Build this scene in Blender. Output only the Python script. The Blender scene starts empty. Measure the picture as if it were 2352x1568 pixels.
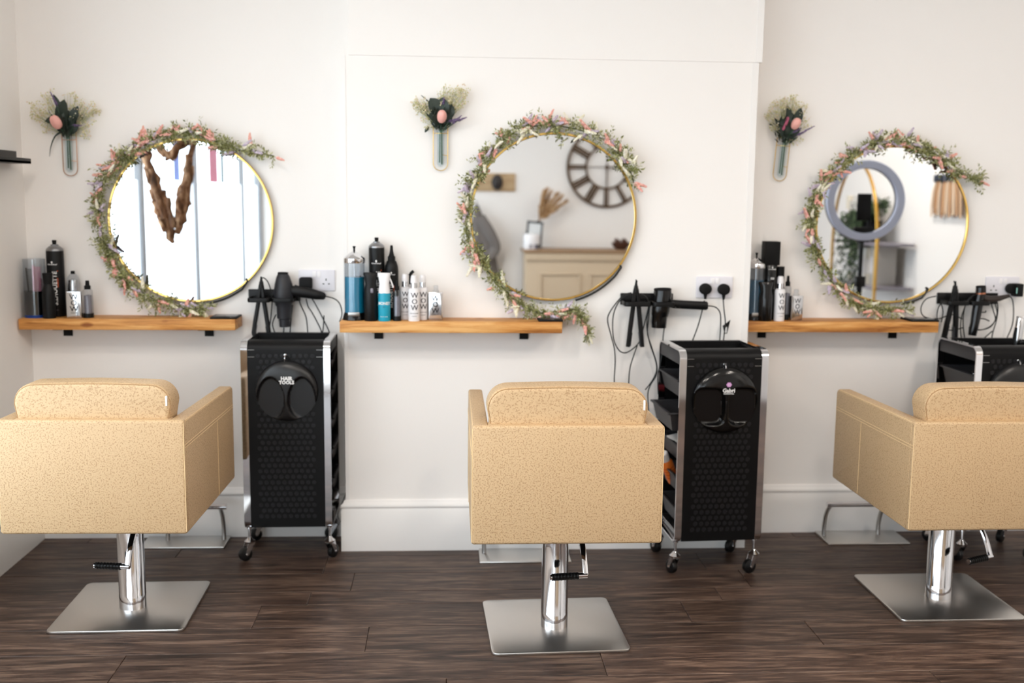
import bpy, bmesh, math, random
from mathutils import Vector, Matrix, noise as mnoise
PI = math.pi
random.seed(7)
SC = bpy.context.scene
COL = SC.collection

# ---------------------------------------------------------------- camera
F, PITCH, YAW, ROLL, DIST, EYE = 2430.15, 0.13685, 0.0603, 0.01089, 4.13654, 1.41787
ALC = 0.1924            # the alcove walls lie this far behind the chimney breast (y = 0)
fw = Vector((math.sin(YAW)*math.cos(PITCH), math.cos(YAW)*math.cos(PITCH), -math.sin(PITCH)))
rt0 = Vector((math.cos(YAW), -math.sin(YAW), 0)); up0 = rt0.cross(fw)
RT = rt0*math.cos(ROLL) + up0*math.sin(ROLL); UP = up0*math.cos(ROLL) - rt0*math.sin(ROLL)
CAM = Vector((0, -DIST, EYE))
cd = bpy.data.cameras.new('camera'); cam = bpy.data.objects.new('camera', cd); COL.objects.link(cam)
M = Matrix((RT, UP, -fw)).transposed().to_4x4(); M.translation = CAM
cam.matrix_world = M
cd.sensor_width = 36; cd.lens = F/2352*36; cd.clip_start = 0.05; cd.clip_end = 200
cd.dof.use_dof = True; cd.dof.focus_distance = 3.1; cd.dof.aperture_fstop = 2.0
SC.camera = cam

# ---------------------------------------------------------------- light and exposure
SC.view_settings.view_transform = 'Standard'; SC.view_settings.look = 'None'
SC.view_settings.exposure = -0.10; SC.view_settings.gamma = 1.0; SC.view_settings.use_curve_mapping = False
try:
    SC.cycles.use_denoising = True; SC.cycles.max_bounces = 10; SC.cycles.diffuse_bounces = 6
    SC.cycles.glossy_bounces = 6; SC.cycles.transmission_bounces = 8; SC.cycles.transparent_max_bounces = 12
    SC.cycles.caustics_reflective = False; SC.cycles.caustics_refractive = False
    SC.cycles.sample_clamp_indirect = 6
except Exception:
    pass
SKY = 6.0; LAMP = 105.0
world = bpy.data.worlds.new('overcast'); SC.world = world; world.use_nodes = True
bg = world.node_tree.nodes['Background']; bg.inputs[0].default_value = (0.90, 0.955, 1.0, 1); bg.inputs[1].default_value = SKY
WIN_Y0, WIN_Y1, WIN_Z0, WIN_Z1, LWX = -5.60, -0.80, 0.28, 2.45, -1.676
pl = bpy.data.lights.new('window_portal', 'AREA'); pl.shape = 'RECTANGLE'; pl.size = WIN_Y1-WIN_Y0; pl.size_y = WIN_Z1-WIN_Z0
pl.cycles.is_portal = True
po = bpy.data.objects.new('window_portal', pl); COL.objects.link(po)
po.location = (LWX-0.16, (WIN_Y0+WIN_Y1)/2, (WIN_Z0+WIN_Z1)/2); po.rotation_euler = (PI/2, 0, -PI/2)

DR_X0, DR_X1, DR_Z1, BACK = -1.50, -0.20, 2.35, -5.86
pl2 = bpy.data.lights.new('fill_door_portal', 'AREA'); pl2.shape = 'RECTANGLE'; pl2.size = DR_X1-DR_X0; pl2.size_y = DR_Z1; pl2.cycles.is_portal = True  # sky portal for the unseen back door added as frontal light
po2 = bpy.data.objects.new('fill_door_portal', pl2); COL.objects.link(po2)
po2.location = ((DR_X0+DR_X1)/2, BACK-0.16, DR_Z1/2); po2.rotation_euler = (PI/2, 0, PI)

# ---------------------------------------------------------------- helpers
def at(px, py, y):
    """point of the plane y seen at this place of the 2352 x 1568 photograph"""
    d = fw + RT*((px-1176)/F) - UP*((py-784)/F)
    return CAM + d*((y-CAM.y)/d.y)
def xz(px, py, y):
    p = at(px, py, y); return p.x, p.z
def mpp(px, py, y):
    """metres per photograph pixel there"""
    return (at(px, py, y)-CAM).dot(fw)/F
def lin(c):
    return tuple(((v/255)/12.92 if v/255 <= 0.04045 else ((v/255+0.055)/1.055)**2.4) for v in c[:3]) + (1,)

class MB:
    def __init__(s): s.v = []; s.f = []
    def add(s, v, f, M=None):
        n = len(s.v)
        s.v += [tuple(M @ Vector(p)) if M is not None else tuple(p) for p in v]
        s.f += [tuple(i+n for i in q) for q in f]
        return s
    def bm(s, bm, M=None):
        bm.verts.index_update()
        s.add([v.co.copy() for v in bm.verts], [[v.index for v in f.verts] for f in bm.faces], M); bm.free(); return s
    def box(s, x0, x1, y0, y1, z0, z1, r=0, seg=2, M=None):
        bm = bmesh.new(); bmesh.ops.create_cube(bm, size=1)
        for v in bm.verts: v.co = Vector(((x0+x1)/2+v.co.x*(x1-x0), (y0+y1)/2+v.co.y*(y1-y0), (z0+z1)/2+v.co.z*(z1-z0)))
        if r > 0: bmesh.ops.bevel(bm, geom=bm.edges[:], offset=r, segments=seg, profile=0.5, affect='EDGES', clamp_overlap=True)
        return s.bm(bm, M)
    def lathe(s, prof, n=24, M=None, closed=False):
        v = []; f = []; m = len(prof)
        for r, z in prof:
            for i in range(n):
                a = 2*PI*i/n; v.append((r*math.cos(a), r*math.sin(a), z))
        for k in range(m if closed else m-1):
            for i in range(n):
                a = k*n+i; b = k*n+(i+1) % n; k2 = (k+1) % m
                f.append((a, b, k2*n+(i+1) % n, k2*n+i))
        if not closed:
            if prof[0][0] > 1e-6: f.append(tuple(range(n))[::-1])
            if prof[-1][0] > 1e-6: f.append(tuple((m-1)*n+i for i in range(n)))
        return s.add(v, f, M)
    def loft(s, pts, secs, n=12, e=2.0, side=None, closed=False, caps=True, M=None):
        """sweep a superellipse of half sizes (w, d) along pts; w lies along `side`"""
        pts = [Vector(p) for p in pts]; m = len(pts); v = []; f = []; prev = None
        for k in range(m):
            if closed: t = pts[(k+1) % m]-pts[k-1]
            else: t = pts[min(k+1, m-1)]-pts[max(k-1, 0)]
            t.normalize()
            if prev is None:
                ref = Vector(side) if side is not None else (Vector((0, 0, 1)) if abs(t.z) < 0.9 else Vector((1, 0, 0)))
            else: ref = prev
            a = ref - t*ref.dot(t)
            if a.length < 1e-6: a = t.orthogonal()
            a.normalize(); b = t.cross(a); prev = a
            w, d = secs[k] if isinstance(secs, list) else secs
            for i in range(n):
                c, q = math.cos(2*PI*i/n), math.sin(2*PI*i/n)
                cx = math.copysign(abs(c)**(2/e), c); cy = math.copysign(abs(q)**(2/e), q)
                v.append(pts[k] + a*cx*w + b*cy*d)
        for k in range(m if closed else m-1):
            k2 = (k+1) % m
            for i in range(n):
                f.append((k*n+i, k*n+(i+1) % n, k2*n+(i+1) % n, k2*n+i))
        if caps and not closed:
            f.append(tuple(range(n))[::-1]); f.append(tuple((m-1)*n+i for i in range(n)))
        return s.add(v, f, M)
    def tube(s, pts, r, n=8, closed=False, M=None): return s.loft(pts, (r, r), n, 2.0, None, closed, True, M)
    def cyl(s, p0, p1, r0, r1=None, n=16):
        r1 = r0 if r1 is None else r1
        return s.loft([p0, p1], [(r0, r0), (r1, r1)], n)
    def prism(s, out, y0, y1, bev=0, seg=3, axis='y', M=None):
        """outline in x-z (counter-clockwise seen from -y) run from y0 to y1, its rims rounded by bev"""
        m = len(out); nrm = []
        for i in range(m):
            a = Vector(out[i-1]); b = Vector(out[i]); c = Vector(out[(i+1) % m])
            e1 = (b-a).normalized(); e2 = (c-b).normalized()
            n1 = Vector((e1.y, -e1.x)); n2 = Vector((e2.y, -e2.x)); q = n1+n2
            q = q/max(0.3, q.dot(q)/2) if q.length > 1e-6 else n1
            nrm.append(q)
        rings = []
        if bev > 0:
            for k in range(seg+1):
                a = PI/2*(1-k/seg); rings.append((y0+bev*(1-math.sin(a)), bev*(1-math.cos(a))))
            for k in range(seg+1):
                a = PI/2*k/seg; rings.append((y1-bev*(1-math.sin(a)), bev*(1-math.cos(a))))
        else: rings = [(y0, 0), (y1, 0)]
        v = []; f = []
        for y, ins in rings:
            for i in range(m):
                v.append((out[i][0]-nrm[i].x*ins, y, out[i][1]-nrm[i].y*ins))
        for k in range(len(rings)-1):
            for i in range(m):
                j = (i+1) % m; f.append((k*m+i, k*m+j, (k+1)*m+j, (k+1)*m+i))
        f.append(tuple(range(m))[::-1]); f.append(tuple((len(rings)-1)*m+i for i in range(m)))
        return s.add(v, f, M)
    def sphere(s, c, r, n=10, m=6, M=None):
        c = Vector(c); rr = r if hasattr(r, '__len__') else (r, r, r)
        v = [c+Vector((0, 0, rr[2]))]; f = []
        for k in range(1, m):
            t = PI*k/m
            for i in range(n):
                a = 2*PI*i/n; v.append(c+Vector((rr[0]*math.sin(t)*math.cos(a), rr[1]*math.sin(t)*math.sin(a), rr[2]*math.cos(t))))
        v.append(c-Vector((0, 0, rr[2])))
        for i in range(n): f.append((0, 1+i, 1+(i+1) % n))
        for k in range(m-2):
            for i in range(n): f.append((1+k*n+i, 1+(k+1)*n+i, 1+(k+1)*n+(i+1) % n, 1+k*n+(i+1) % n))
        L = len(v)-1
        for i in range(n): f.append((L, 1+(m-2)*n+(i+1) % n, 1+(m-2)*n+i))
        return s.add(v, f, M)
    def mesh(s, name, smooth=35):
        me = bpy.data.meshes.new(name); me.from_pydata([tuple(p) for p in s.v], [], s.f); me.validate()
        bm = bmesh.new(); bm.from_mesh(me); bmesh.ops.recalc_face_normals(bm, faces=bm.faces[:]); bm.to_mesh(me); bm.free()
        if smooth: me.shade_smooth(); me.set_sharp_from_angle(angle=math.radians(smooth))
        return me
    def obj(s, name, mat, parent=None, loc=(0, 0, 0), rot=(0, 0, 0), smooth=35, label=None, kind=None):
        me = s.mesh(name, smooth); me.materials.append(mat)
        return link(name, me, parent, loc, rot, label, kind)

def link(name, me, parent=None, loc=(0, 0, 0), rot=(0, 0, 0), label=None, kind=None):
    o = bpy.data.objects.new(name, me); COL.objects.link(o)
    o.parent = parent; o.location = loc; o.rotation_euler = rot
    if label: o['label'] = label
    if kind: o['kind'] = kind
    return o
def inst(src, parent, loc=(0, 0, 0), rot=(0, 0, 0), scale=None, label=None):
    o = src.copy(); COL.objects.link(o); o.parent = parent; o.location = loc; o.rotation_euler = rot
    if scale is not None: o.scale = scale if hasattr(scale, '__len__') else (scale,)*3
    if label: o['label'] = label
    return o
def tag(o, label, cat, group=None):
    o['label'] = label; o['category'] = cat
    if group: o['group'] = group
    return o
def thing(name, label, cat, loc=(0, 0, 0), rot=(0, 0, 0), group=None):
    o = bpy.data.objects.new(name, None); COL.objects.link(o); o.empty_display_size = 0.05
    o.location = loc; o.rotation_euler = rot
    return tag(o, label, cat, group)
def struct(o): o['kind'] = 'structure'; return o
def smoothpath(pts, k=6, closed=False):
    P = [Vector(p) for p in pts]; out = []; m = len(P)
    if m < 3 and not closed: return P
    for i in range(m if closed else m-1):
        if closed: a, b, c, d = P[i-1], P[i], P[(i+1) % m], P[(i+2) % m]
        else: a, b, c, d = P[max(i-1, 0)], P[i], P[i+1], P[min(i+2, m-1)]
        for j in range(k):
            t = j/k
            out.append(0.5*((2*b)+(c-a)*t+(2*a-5*b+4*c-d)*t*t+(3*b-a-3*c+d)*t**3))
    if not closed: out.append(P[-1])
    return out
def rrect(x0, x1, z0, z1, r, seg=5):
    """rounded rectangle outline, counter-clockwise; r may be four radii (bl, br, tr, tl)"""
    R = r if hasattr(r, '__len__') else (r,)*4; out = []
    for (cx, cz, a0, q) in ((x0+R[0], z0+R[0], PI, R[0]), (x1-R[1], z0+R[1], 1.5*PI, R[1]), (x1-R[2], z1-R[2], 0, R[2]), (x0+R[3], z1-R[3], PI/2, R[3])):
        if q <= 0: out.append((cx, cz)); continue
        for k in range(seg+1):
            a = a0+PI/2*k/seg; out.append((cx+q*math.cos(a), cz+q*math.sin(a)))
    return out
RX = Matrix.Rotation(PI/2, 4, 'X')       # turns a lathe's axis towards the camera side (-y)
def T(x, y, z): return Matrix.Translation((x, y, z))

_txt = {}
def text_obj(name, body, size, mat, parent, M, depth=0.0004, bold=0.0, bend=None, spacing=1.0):
    """lettering in the x-z plane facing -y; M places it, bend wraps it round a can of that radius"""
    cu = bpy.data.curves.new('t', 'FONT'); cu.body = body; cu.size = size; cu.extrude = depth; cu.offset = bold*size
    cu.align_x = 'CENTER'; cu.align_y = 'CENTER'; cu.resolution_u = 2; cu.space_character = spacing; cu.space_line = 0.8
    ob = bpy.data.objects.new('t', cu); COL.objects.link(ob)
    dg = bpy.context.evaluated_depsgraph_get(); me = bpy.data.meshes.new_from_object(ob.evaluated_get(dg))
    bpy.data.objects.remove(ob); bpy.data.curves.remove(cu)
    for v in me.vertices:
        v.co = M @ (RX @ v.co)
        if bend:
            a = v.co.x/bend; v.co = Vector(((bend-v.co.y)*math.sin(a), -(bend-v.co.y)*math.cos(a), v.co.z))
    me.name = name; me.materials.clear(); me.materials.append(mat)
    return link(name, me, parent)

# ---------------------------------------------------------------- materials
def mat(name, col=(200, 200, 200), rough=0.5, metal=0.0, trans=0.0, ior=1.45, alpha=1.0, emit=None, estr=0.0, coat=0.0, spec=None, bump=None, var=None, linear=None):
    m = bpy.data.materials.new(name); m.use_nodes = True; nt = m.node_tree; b = nt.nodes['Principled BSDF']
    c = linear if linear else lin(col)
    b.inputs['Base Color'].default_value = c; b.inputs['Roughness'].default_value = rough; b.inputs['Metallic'].default_value = metal
    b.inputs['Transmission Weight'].default_value = trans; b.inputs['IOR'].default_value = ior; b.inputs['Alpha'].default_value = alpha
    b.inputs['Coat Weight'].default_value = coat
    if spec is not None: b.inputs['Specular IOR Level'].default_value = spec
    if emit: b.inputs['Emission Color'].default_value = lin(emit); b.inputs['Emission Strength'].default_value = estr
    tc = nt.nodes.new('ShaderNodeTexCoord')
    if var:                     # gentle colour variation: (scale, amount)
        n = nt.nodes.new('ShaderNodeTexNoise'); n.inputs['Scale'].default_value = var[0]; n.inputs['Detail'].default_value = 4
        nt.links.new(tc.outputs['Object'], n.inputs['Vector'])
        h = nt.nodes.new('ShaderNodeHueSaturation'); h.inputs['Color'].default_value = c
        mr = nt.nodes.new('ShaderNodeMapRange'); mr.inputs[3].default_value = 1-var[1]; mr.inputs[4].default_value = 1+var[1]
        nt.links.new(n.outputs[0], mr.inputs[0]); nt.links.new(mr.outputs[0], h.inputs['Value']); nt.links.new(h.outputs[0], b.inputs['Base Color'])
    if bump:                    # (scale, strength, distance)
        n = nt.nodes.new('ShaderNodeTexNoise'); n.inputs['Scale'].default_value = bump[0]; n.inputs['Detail'].default_value = 3
        nt.links.new(tc.outputs['Object'], n.inputs['Vector'])
        bu = nt.nodes.new('ShaderNodeBump'); bu.inputs['Strength'].default_value = bump[1]; bu.inputs['Distance'].default_value = bump[2]
        nt.links.new(n.outputs[0], bu.inputs['Height']); nt.links.new(bu.outputs[0], b.inputs['Normal'])
    return m

def leather_mat():
    m = mat('tan_leather', (214, 178, 128), 0.46, spec=0.4); nt = m.node_tree; b = nt.nodes['Principled BSDF']
    tc = nt.nodes.new('ShaderNodeTexCoord')
    pit = nt.nodes.new('ShaderNodeTexNoise'); pit.inputs['Scale'].default_value = 215; pit.inputs['Detail'].default_value = 1.0; pit.inputs['Distortion'].default_value = 0.4
    nt.links.new(tc.outputs['Object'], pit.inputs['Vector'])
    big = nt.nodes.new('ShaderNodeTexNoise'); big.inputs['Scale'].default_value = 7; big.inputs['Detail'].default_value = 2
    nt.links.new(tc.outputs['Object'], big.inputs['Vector'])
    sub = nt.nodes.new('ShaderNodeMath'); sub.operation = 'MULTIPLY_ADD'; sub.inputs[1].default_value = 0.16; sub.inputs[2].default_value = 0.44
    nt.links.new(big.outputs[0], sub.inputs[0])
    mr = nt.nodes.new('ShaderNodeMapRange'); mr.interpolation_type = 'SMOOTHSTEP'; mr.inputs[1].default_value = 0.30
    nt.links.new(pit.outputs[0], mr.inputs[0]); nt.links.new(sub.outputs[0], mr.inputs[2])
    cr = nt.nodes.new('ShaderNodeMixRGB'); cr.inputs[1].default_value = lin((174, 143, 106)); cr.inputs[2].default_value = lin((199, 170, 132))
    nt.links.new(mr.outputs[0], cr.inputs[0]); nt.links.new(cr.outputs[0], b.inputs['Base Color'])
    bu = nt.nodes.new('ShaderNodeBump'); bu.inputs['Strength'].default_value = 0.35; bu.inputs['Distance'].default_value = 0.0012
    nt.links.new(mr.outputs[0], bu.inputs['Height']); nt.links.new(bu.outputs[0], b.inputs['Normal'])
    return m

def wood_mat(name, dark, mid, light, rough, scale, stretch, knots=0.0, spec=0.4, per_object=0.12, bump=0.15):
    m = mat(name, mid, rough, spec=spec); nt = m.node_tree; b = nt.nodes['Principled BSDF']; N = nt.nodes.new; L = nt.links.new
    tc = N('ShaderNodeTexCoord'); oi = N('ShaderNodeObjectInfo')
    off = N('ShaderNodeVectorMath'); off.operation = 'MULTIPLY_ADD'
    cmb = N('ShaderNodeCombineXYZ')
    for i in range(3): L(oi.outputs['Random'], cmb.inputs[i])
    L(cmb.outputs[0], off.inputs[0]); off.inputs[1].default_value = (37.0, 53.0, 19.0); L(tc.outputs['Object'], off.inputs[2])
    mp = N('ShaderNodeMapping'); mp.inputs['Scale'].default_value = stretch; L(off.outputs[0], mp.inputs['Vector'])
    n1 = N('ShaderNodeTexNoise'); n1.inputs['Scale'].default_value = scale; n1.inputs['Detail'].default_value = 8; n1.inputs['Roughness'].default_value = 0.62; n1.inputs['Distortion'].default_value = 0.6
    L(mp.outputs[0], n1.inputs['Vector'])
    n2 = N('ShaderNodeTexNoise'); n2.inputs['Scale'].default_value = scale*0.22; n2.inputs['Detail'].default_value = 3; n2.inputs['Distortion'].default_value = 1.5
    L(mp.outputs[0], n2.inputs['Vector'])
    ad = N('ShaderNodeMath'); ad.operation = 'MULTIPLY_ADD'; ad.inputs[1].default_value = 0.55; L(n2.outputs[0], ad.inputs[0])
    sc = N('ShaderNodeMath'); sc.operation = 'MULTIPLY'; sc.inputs[1].default_value = 0.45; L(n1.outputs[0], sc.inputs[0]); L(sc.outputs[0], ad.inputs[2])
    src = ad.outputs[0]
    if knots:
        vo = N('ShaderNodeTexVoronoi'); vo.inputs['Scale'].default_value = knots
        mp2 = N('ShaderNodeMapping'); mp2.inputs['Scale'].default_value = (1, 1, 2.2); L(off.outputs[0], mp2.inputs['Vector']); L(mp2.outputs[0], vo.inputs['Vector'])
        mr = N('ShaderNodeMapRange'); mr.inputs[1].default_value = 0.0; mr.inputs[2].default_value = 0.16; mr.inputs[3].default_value = -0.34; mr.inputs[4].default_value = 0
        L(vo.outputs['Distance'], mr.inputs[0])
        a2 = N('ShaderNodeMath'); a2.operation = 'ADD'; L(src, a2.inputs[0]); L(mr.outputs[0], a2.inputs[1]); src = a2.outputs[0]
    cr = N('ShaderNodeValToRGB'); e = cr.color_ramp.elements
    e[0].position = 0.36; e[0].color = lin(dark); e[1].position = 0.64; e[1].color = lin(light)
    k = cr.color_ramp.elements.new(0.5); k.color = lin(mid)
    L(src, cr.inputs[0])
    hs = N('ShaderNodeHueSaturation'); mr3 = N('ShaderNodeMapRange'); mr3.inputs[3].default_value = 1-per_object; mr3.inputs[4].default_value = 1+per_object
    L(oi.outputs['Random'], mr3.inputs[0]); L(mr3.outputs[0], hs.inputs['Value']); L(cr.outputs[0], hs.inputs['Color']); L(hs.outputs[0], b.inputs['Base Color'])
    bu = N('ShaderNodeBump'); bu.inputs['Strength'].default_value = bump; bu.inputs['Distance'].default_value = 0.001
    L(n1.outputs[0], bu.inputs['Height']); L(bu.outputs[0], b.inputs['Normal'])
    return m

def island_mat(name, cols, rough=0.6):
    """each little leaf or bud of a joined mesh takes one of these colours"""
    m = mat(name, cols[0], rough); nt = m.node_tree; b = nt.nodes['Principled BSDF']
    g = nt.nodes.new('ShaderNodeNewGeometry'); cr = nt.nodes.new('ShaderNodeValToRGB'); cr.color_ramp.interpolation = 'CONSTANT'
    e = cr.color_ramp.elements; e[0].color = lin(cols[0]); e[0].position = 0; e[1].color = lin(cols[1]); e[1].position = 1/len(cols)
    for i, c in enumerate(cols[2:]): k = e.new((i+2)/len(cols)); k.color = lin(c)
    nt.links.new(g.outputs['Random Per Island'], cr.inputs[0]); nt.links.new(cr.outputs[0], b.inputs['Base Color'])
    return m

def thin_glass(name, tint=(235, 242, 245), mixf=0.1, rough=0.02, graze=0.55):
    m = bpy.data.materials.new(name); m.use_nodes = True; nt = m.node_tree; nt.nodes.remove(nt.nodes['Principled BSDF'])
    out = nt.nodes['Material Output']; t = nt.nodes.new('ShaderNodeBsdfTransparent'); t.inputs[0].default_value = lin(tint)
    g = nt.nodes.new('ShaderNodeBsdfGlossy'); g.inputs['Roughness'].default_value = rough
    fr0 = nt.nodes.new('ShaderNodeLayerWeight'); fr0.inputs[0].default_value = 0.5
    fr = nt.nodes.new('ShaderNodeMath'); fr.operation = 'POWER'; fr.inputs[1].default_value = 4.0; nt.links.new(fr0.outputs['Facing'], fr.inputs[0])
    f2 = nt.nodes.new('ShaderNodeMath'); f2.operation = 'MULTIPLY'; f2.inputs[1].default_value = graze; nt.links.new(fr.outputs[0], f2.inputs[0]); fr = f2
    mx = nt.nodes.new('ShaderNodeMixShader'); ad = nt.nodes.new('ShaderNodeMath'); ad.operation = 'ADD'; ad.inputs[1].default_value = mixf
    nt.links.new(fr.outputs[0], ad.inputs[0]); nt.links.new(ad.outputs[0], mx.inputs[0]); nt.links.new(t.outputs[0], mx.inputs[1]); nt.links.new(g.outputs[0], mx.inputs[2])
    nt.links.new(mx.outputs[0], out.inputs[0]); return m

WALL = mat('wall_paint', (244, 241, 238), 0.75, bump=(60, 0.05, 0.002), spec=0.25)
TRIM = mat('trim_paint', (240, 238, 236), 0.4)
CEIL = mat('ceiling_paint', (242, 240, 236), 0.8)
LEATHER = leather_mat()
SEAM = mat('seam_thread', (228, 200, 155), 0.6); PIPE = mat('leather_piping', (168, 134, 94), 0.5)
CHROME = mat('chrome', (225, 225, 228), 0.07, 1.0)
STEEL = mat('brushed_steel', (216, 213, 209), 0.30, 1.0, bump=(400, 0.03, 0.0005))
SATIN = mat('satin_steel', (170, 168, 166), 0.32, 1.0)
BLACK = mat('black_plastic', (10, 10, 11), 0.42, spec=0.3)
BLACKG = mat('gloss_black', (9, 9, 10), 0.16)
BLACKM = mat('matte_black', (12, 12, 13), 0.6, spec=0.25)
DOT = mat('charcoal_relief', (24, 24, 27), 0.42, spec=0.35)
PANEL = mat('panel_black', (9, 9, 10), 0.45, var=(6, 0.1), spec=0.22)
RUBBER = mat('rubber', (16, 16, 17), 0.35)
CORD = mat('cord_black', (15, 18, 18), 0.5)
GREY = mat('drawer_grey', (46, 46, 49), 0.45)
GOLD = mat('gold', (226, 190, 110), 0.22, 1.0)
BRASSY = mat('aged_gold', (196, 150, 70), 0.3, 1.0)
MIRROR = mat('mirror_silver', (234, 237, 239), 0.0, 1.0)
WHITE = mat('white_plastic', (238, 236, 238), 0.3)
SOCK = mat('socket_white', (228, 226, 232), 0.3)
PRINT = mat('white_print', (235, 235, 235), 0.5)
INK = mat('dark_print', (70, 68, 74), 0.5)
GLASS = thin_glass('clear_glass', (248, 251, 252), 0.03)
CLEAR = thin_glass('clear_plastic', (240, 242, 244), 0.06, 0.08)
BLUE = mat('blue_liquid', (16, 158, 200), 0.1, alpha=0.93, coat=0.3)
NAVY = mat('dark_liquid', (8, 10, 15), 0.2)
TEAL = mat('teal_plastic', (34, 158, 186), 0.35)
FLOORWOOD = wood_mat('dark_plank', (40, 29, 24), (76, 58, 49), (118, 96, 82), 0.42, 9, (1.3, 13, 13), per_object=0.20, bump=0.3, spec=0.32)
PINE = wood_mat('pine_board', (138, 80, 32), (202, 142, 76), (228, 178, 114), 0.5, 4, (1.6, 16, 22), knots=5.0, per_object=0.06)
GAP = mat('floor_base', (22, 17, 15), 0.8)

# ---------------------------------------------------------------- the room
XL, XR, YB, ZC = LWX, 3.40, -5.86, 2.85
BX0, BX1, SEAMZ = -0.407, 1.192, 1.937
def slab(name, x0, x1, y0, y1, z0, z1, m): return struct(MB().box(x0, x1, y0, y1, z0, z1).obj(name, m, smooth=0))
slab('wall_alcove', XL-0.2, XR+0.2, ALC, ALC+0.2, 0, ZC, WALL)
breast = slab('wall_breast', BX0, BX1, 0, ALC+0.02, 0, SEAMZ, WALL)
MB().box(BX0+0.026, BX1+0.012, -0.004, ALC+0.02, SEAMZ+0.0, ZC, 0.002).obj('upper_panel', WALL, breast, smooth=0)
slab('trim_1', BX1-0.0225, BX1+0.0015, -0.0035, 0.02, 0.2, SEAMZ-0.001, TRIM)
slab('trim_2', BX0-0.0015, BX0+0.014, -0.002, 0.02, 0.2, SEAMZ-0.001, TRIM)
slab('trim_3', BX1-0.012, BX1+0.0135, -0.007, 0.02, SEAMZ+0.001, ZC, TRIM)
slab('wall_right', XR, XR+0.2, YB-0.2, ALC+0.2, 0, ZC, WALL)
wb = MB(); wb.box(XL-0.2, DR_X0, YB-0.2, YB, 0, ZC); wb.box(DR_X1, XR+0.2, YB-0.2, YB, 0, ZC); wb.box(DR_X0, DR_X1, YB-0.2, YB, DR_Z1, ZC)
struct(wb.obj('wall_back', WALL, smooth=0))
slab('ceiling', XL-0.2, XR+0.2, YB-0.2, ALC+0.2, ZC, ZC+0.15, CEIL)
wl = MB()
wl.box(XL-0.2, XL, WIN_Y1, ALC+0.2, 0, ZC); wl.box(XL-0.2, XL, YB-0.2, WIN_Y0, 0, ZC)
wl.box(XL-0.2, XL, WIN_Y0, WIN_Y1, 0, WIN_Z0); wl.box(XL-0.2, XL, WIN_Y0, WIN_Y1, WIN_Z1, ZC)
struct(wl.obj('wall_left', WALL, smooth=0))
floor = slab('floor', XL-0.2, XR+0.2, YB-0.2, ALC+0.2, -0.12, -0.0125, GAP)
rows = [0.194]; rows += [0.11, -0.08, -0.27, -0.455, -0.578, -0.772, -0.966, -1.160, -1.354]
while rows[-1] > YB: rows.append(rows[-1]-0.194)
joints = {3: 1.115, 4: -0.49, 5: -0.645, 6: -0.26, 7: -0.99, 8: 1.463, 2: -0.472, 1: 0.4, 0: 0.0}
PLEN = 1.467; pcache = {}
for k in range(len(rows)-1):
    y1, y0 = rows[k], max(rows[k+1], YB)
    if y1-y0 < 0.01: continue
    j = joints.get(k, random.uniform(-1, 1)); x = j
    while x > XL: x -= PLEN
    while x < XR:
        a, b = max(x, XL), min(x+PLEN, XR)
        if b-a > 0.02:
            key = (round(b-a, 3), round(y1-y0, 3))
            if key not in pcache:
                w, d = b-a, y1-y0
                me = MB().box(-w/2+0.0006, w/2-0.0006, -d/2+0.0005, d/2-0.0005, -0.012, 0, 0.0018, 1).mesh('plank', 30); me.materials.append(FLOORWOOD); pcache[key] = me
            link('plank', pcache[key], floor, ((a+b)/2, (y0+y1)/2, 0))
        x += PLEN
# baseboards: tall plinth, quirk and ogee top
BBP = [(0, 0), (0.020, 0), (0.020, 0.166), (0.0175, 0.170), (0.0175, 0.176), (0.021, 0.180), (0.0215, 0.186), (0.018, 0.192), (0.011, 0.197), (0.009, 0.203), (0.006, 0.2065), (0, 0.2065)]
def bboard(name, p0, p1, n, ext0=0, ext1=0):
    p0, p1, n = Vector(p0), Vector(p1), Vector(n); t = (p1-p0).normalized(); m = len(BBP); mb = MB()
    v = [p0+n*d-t*d*ext0+Vector((0, 0, z)) for d, z in BBP]+[p1+n*d+t*d*ext1+Vector((0, 0, z)) for d, z in BBP]
    f = [(i, (i+1) % m, m+(i+1) % m, m+i) for i in range(m)]+[tuple(range(m)), tuple(range(m, 2*m))[::-1]]
    return struct(mb.add(v, f).obj(name, TRIM, smooth=40))
bboard('baseboard_breast', (BX0, 0, 0), (BX1, 0, 0), (0, -1, 0), 1, 1)
bboard('baseboard_alcove', (XL, ALC, 0), (BX0, ALC, 0), (0, -1, 0))
bboard('baseboard_alcove.001', (BX1, ALC, 0), (XR, ALC, 0), (0, -1, 0))
bboard('baseboard_return', (BX0, 0, 0), (BX0, ALC, 0), (-1, 0, 0), 1, 0)
bboard('baseboard_return.001', (BX1, 0, 0), (BX1, ALC, 0), (1, 0, 0), 1, 0)
bboard('baseboard_left', (XL, YB, 0), (XL, ALC, 0), (1, 0, 0))
bboard('baseboard_right', (XR, YB, 0), (XR, ALC, 0), (-1, 0, 0))
bboard('baseboard_back', (DR_X1+0.02, YB, 0), (XR, YB, 0), (0, 1, 0))
fill_door = struct(bpy.data.objects.new('fill_door_1', None)); COL.objects.link(fill_door)  # unseen glazed door behind the camera, added to let in frontal daylight
m = MB(); DY = YB-0.12
for (x0, x1, z0, z1) in ((DR_X0, DR_X0+0.09, 0, DR_Z1), (DR_X1-0.09, DR_X1, 0, DR_Z1), (DR_X0+0.09, DR_X1-0.09, 0, 0.16), (DR_X0+0.09, DR_X1-0.09, DR_Z1-0.10, DR_Z1), ((DR_X0+DR_X1)/2-0.04, (DR_X0+DR_X1)/2+0.04, 0.16, DR_Z1-0.10)): m.box(x0, x1, DY-0.025, DY+0.025, z0, z1, 0.004)
m.obj('door_frame', TRIM, fill_door)
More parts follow.
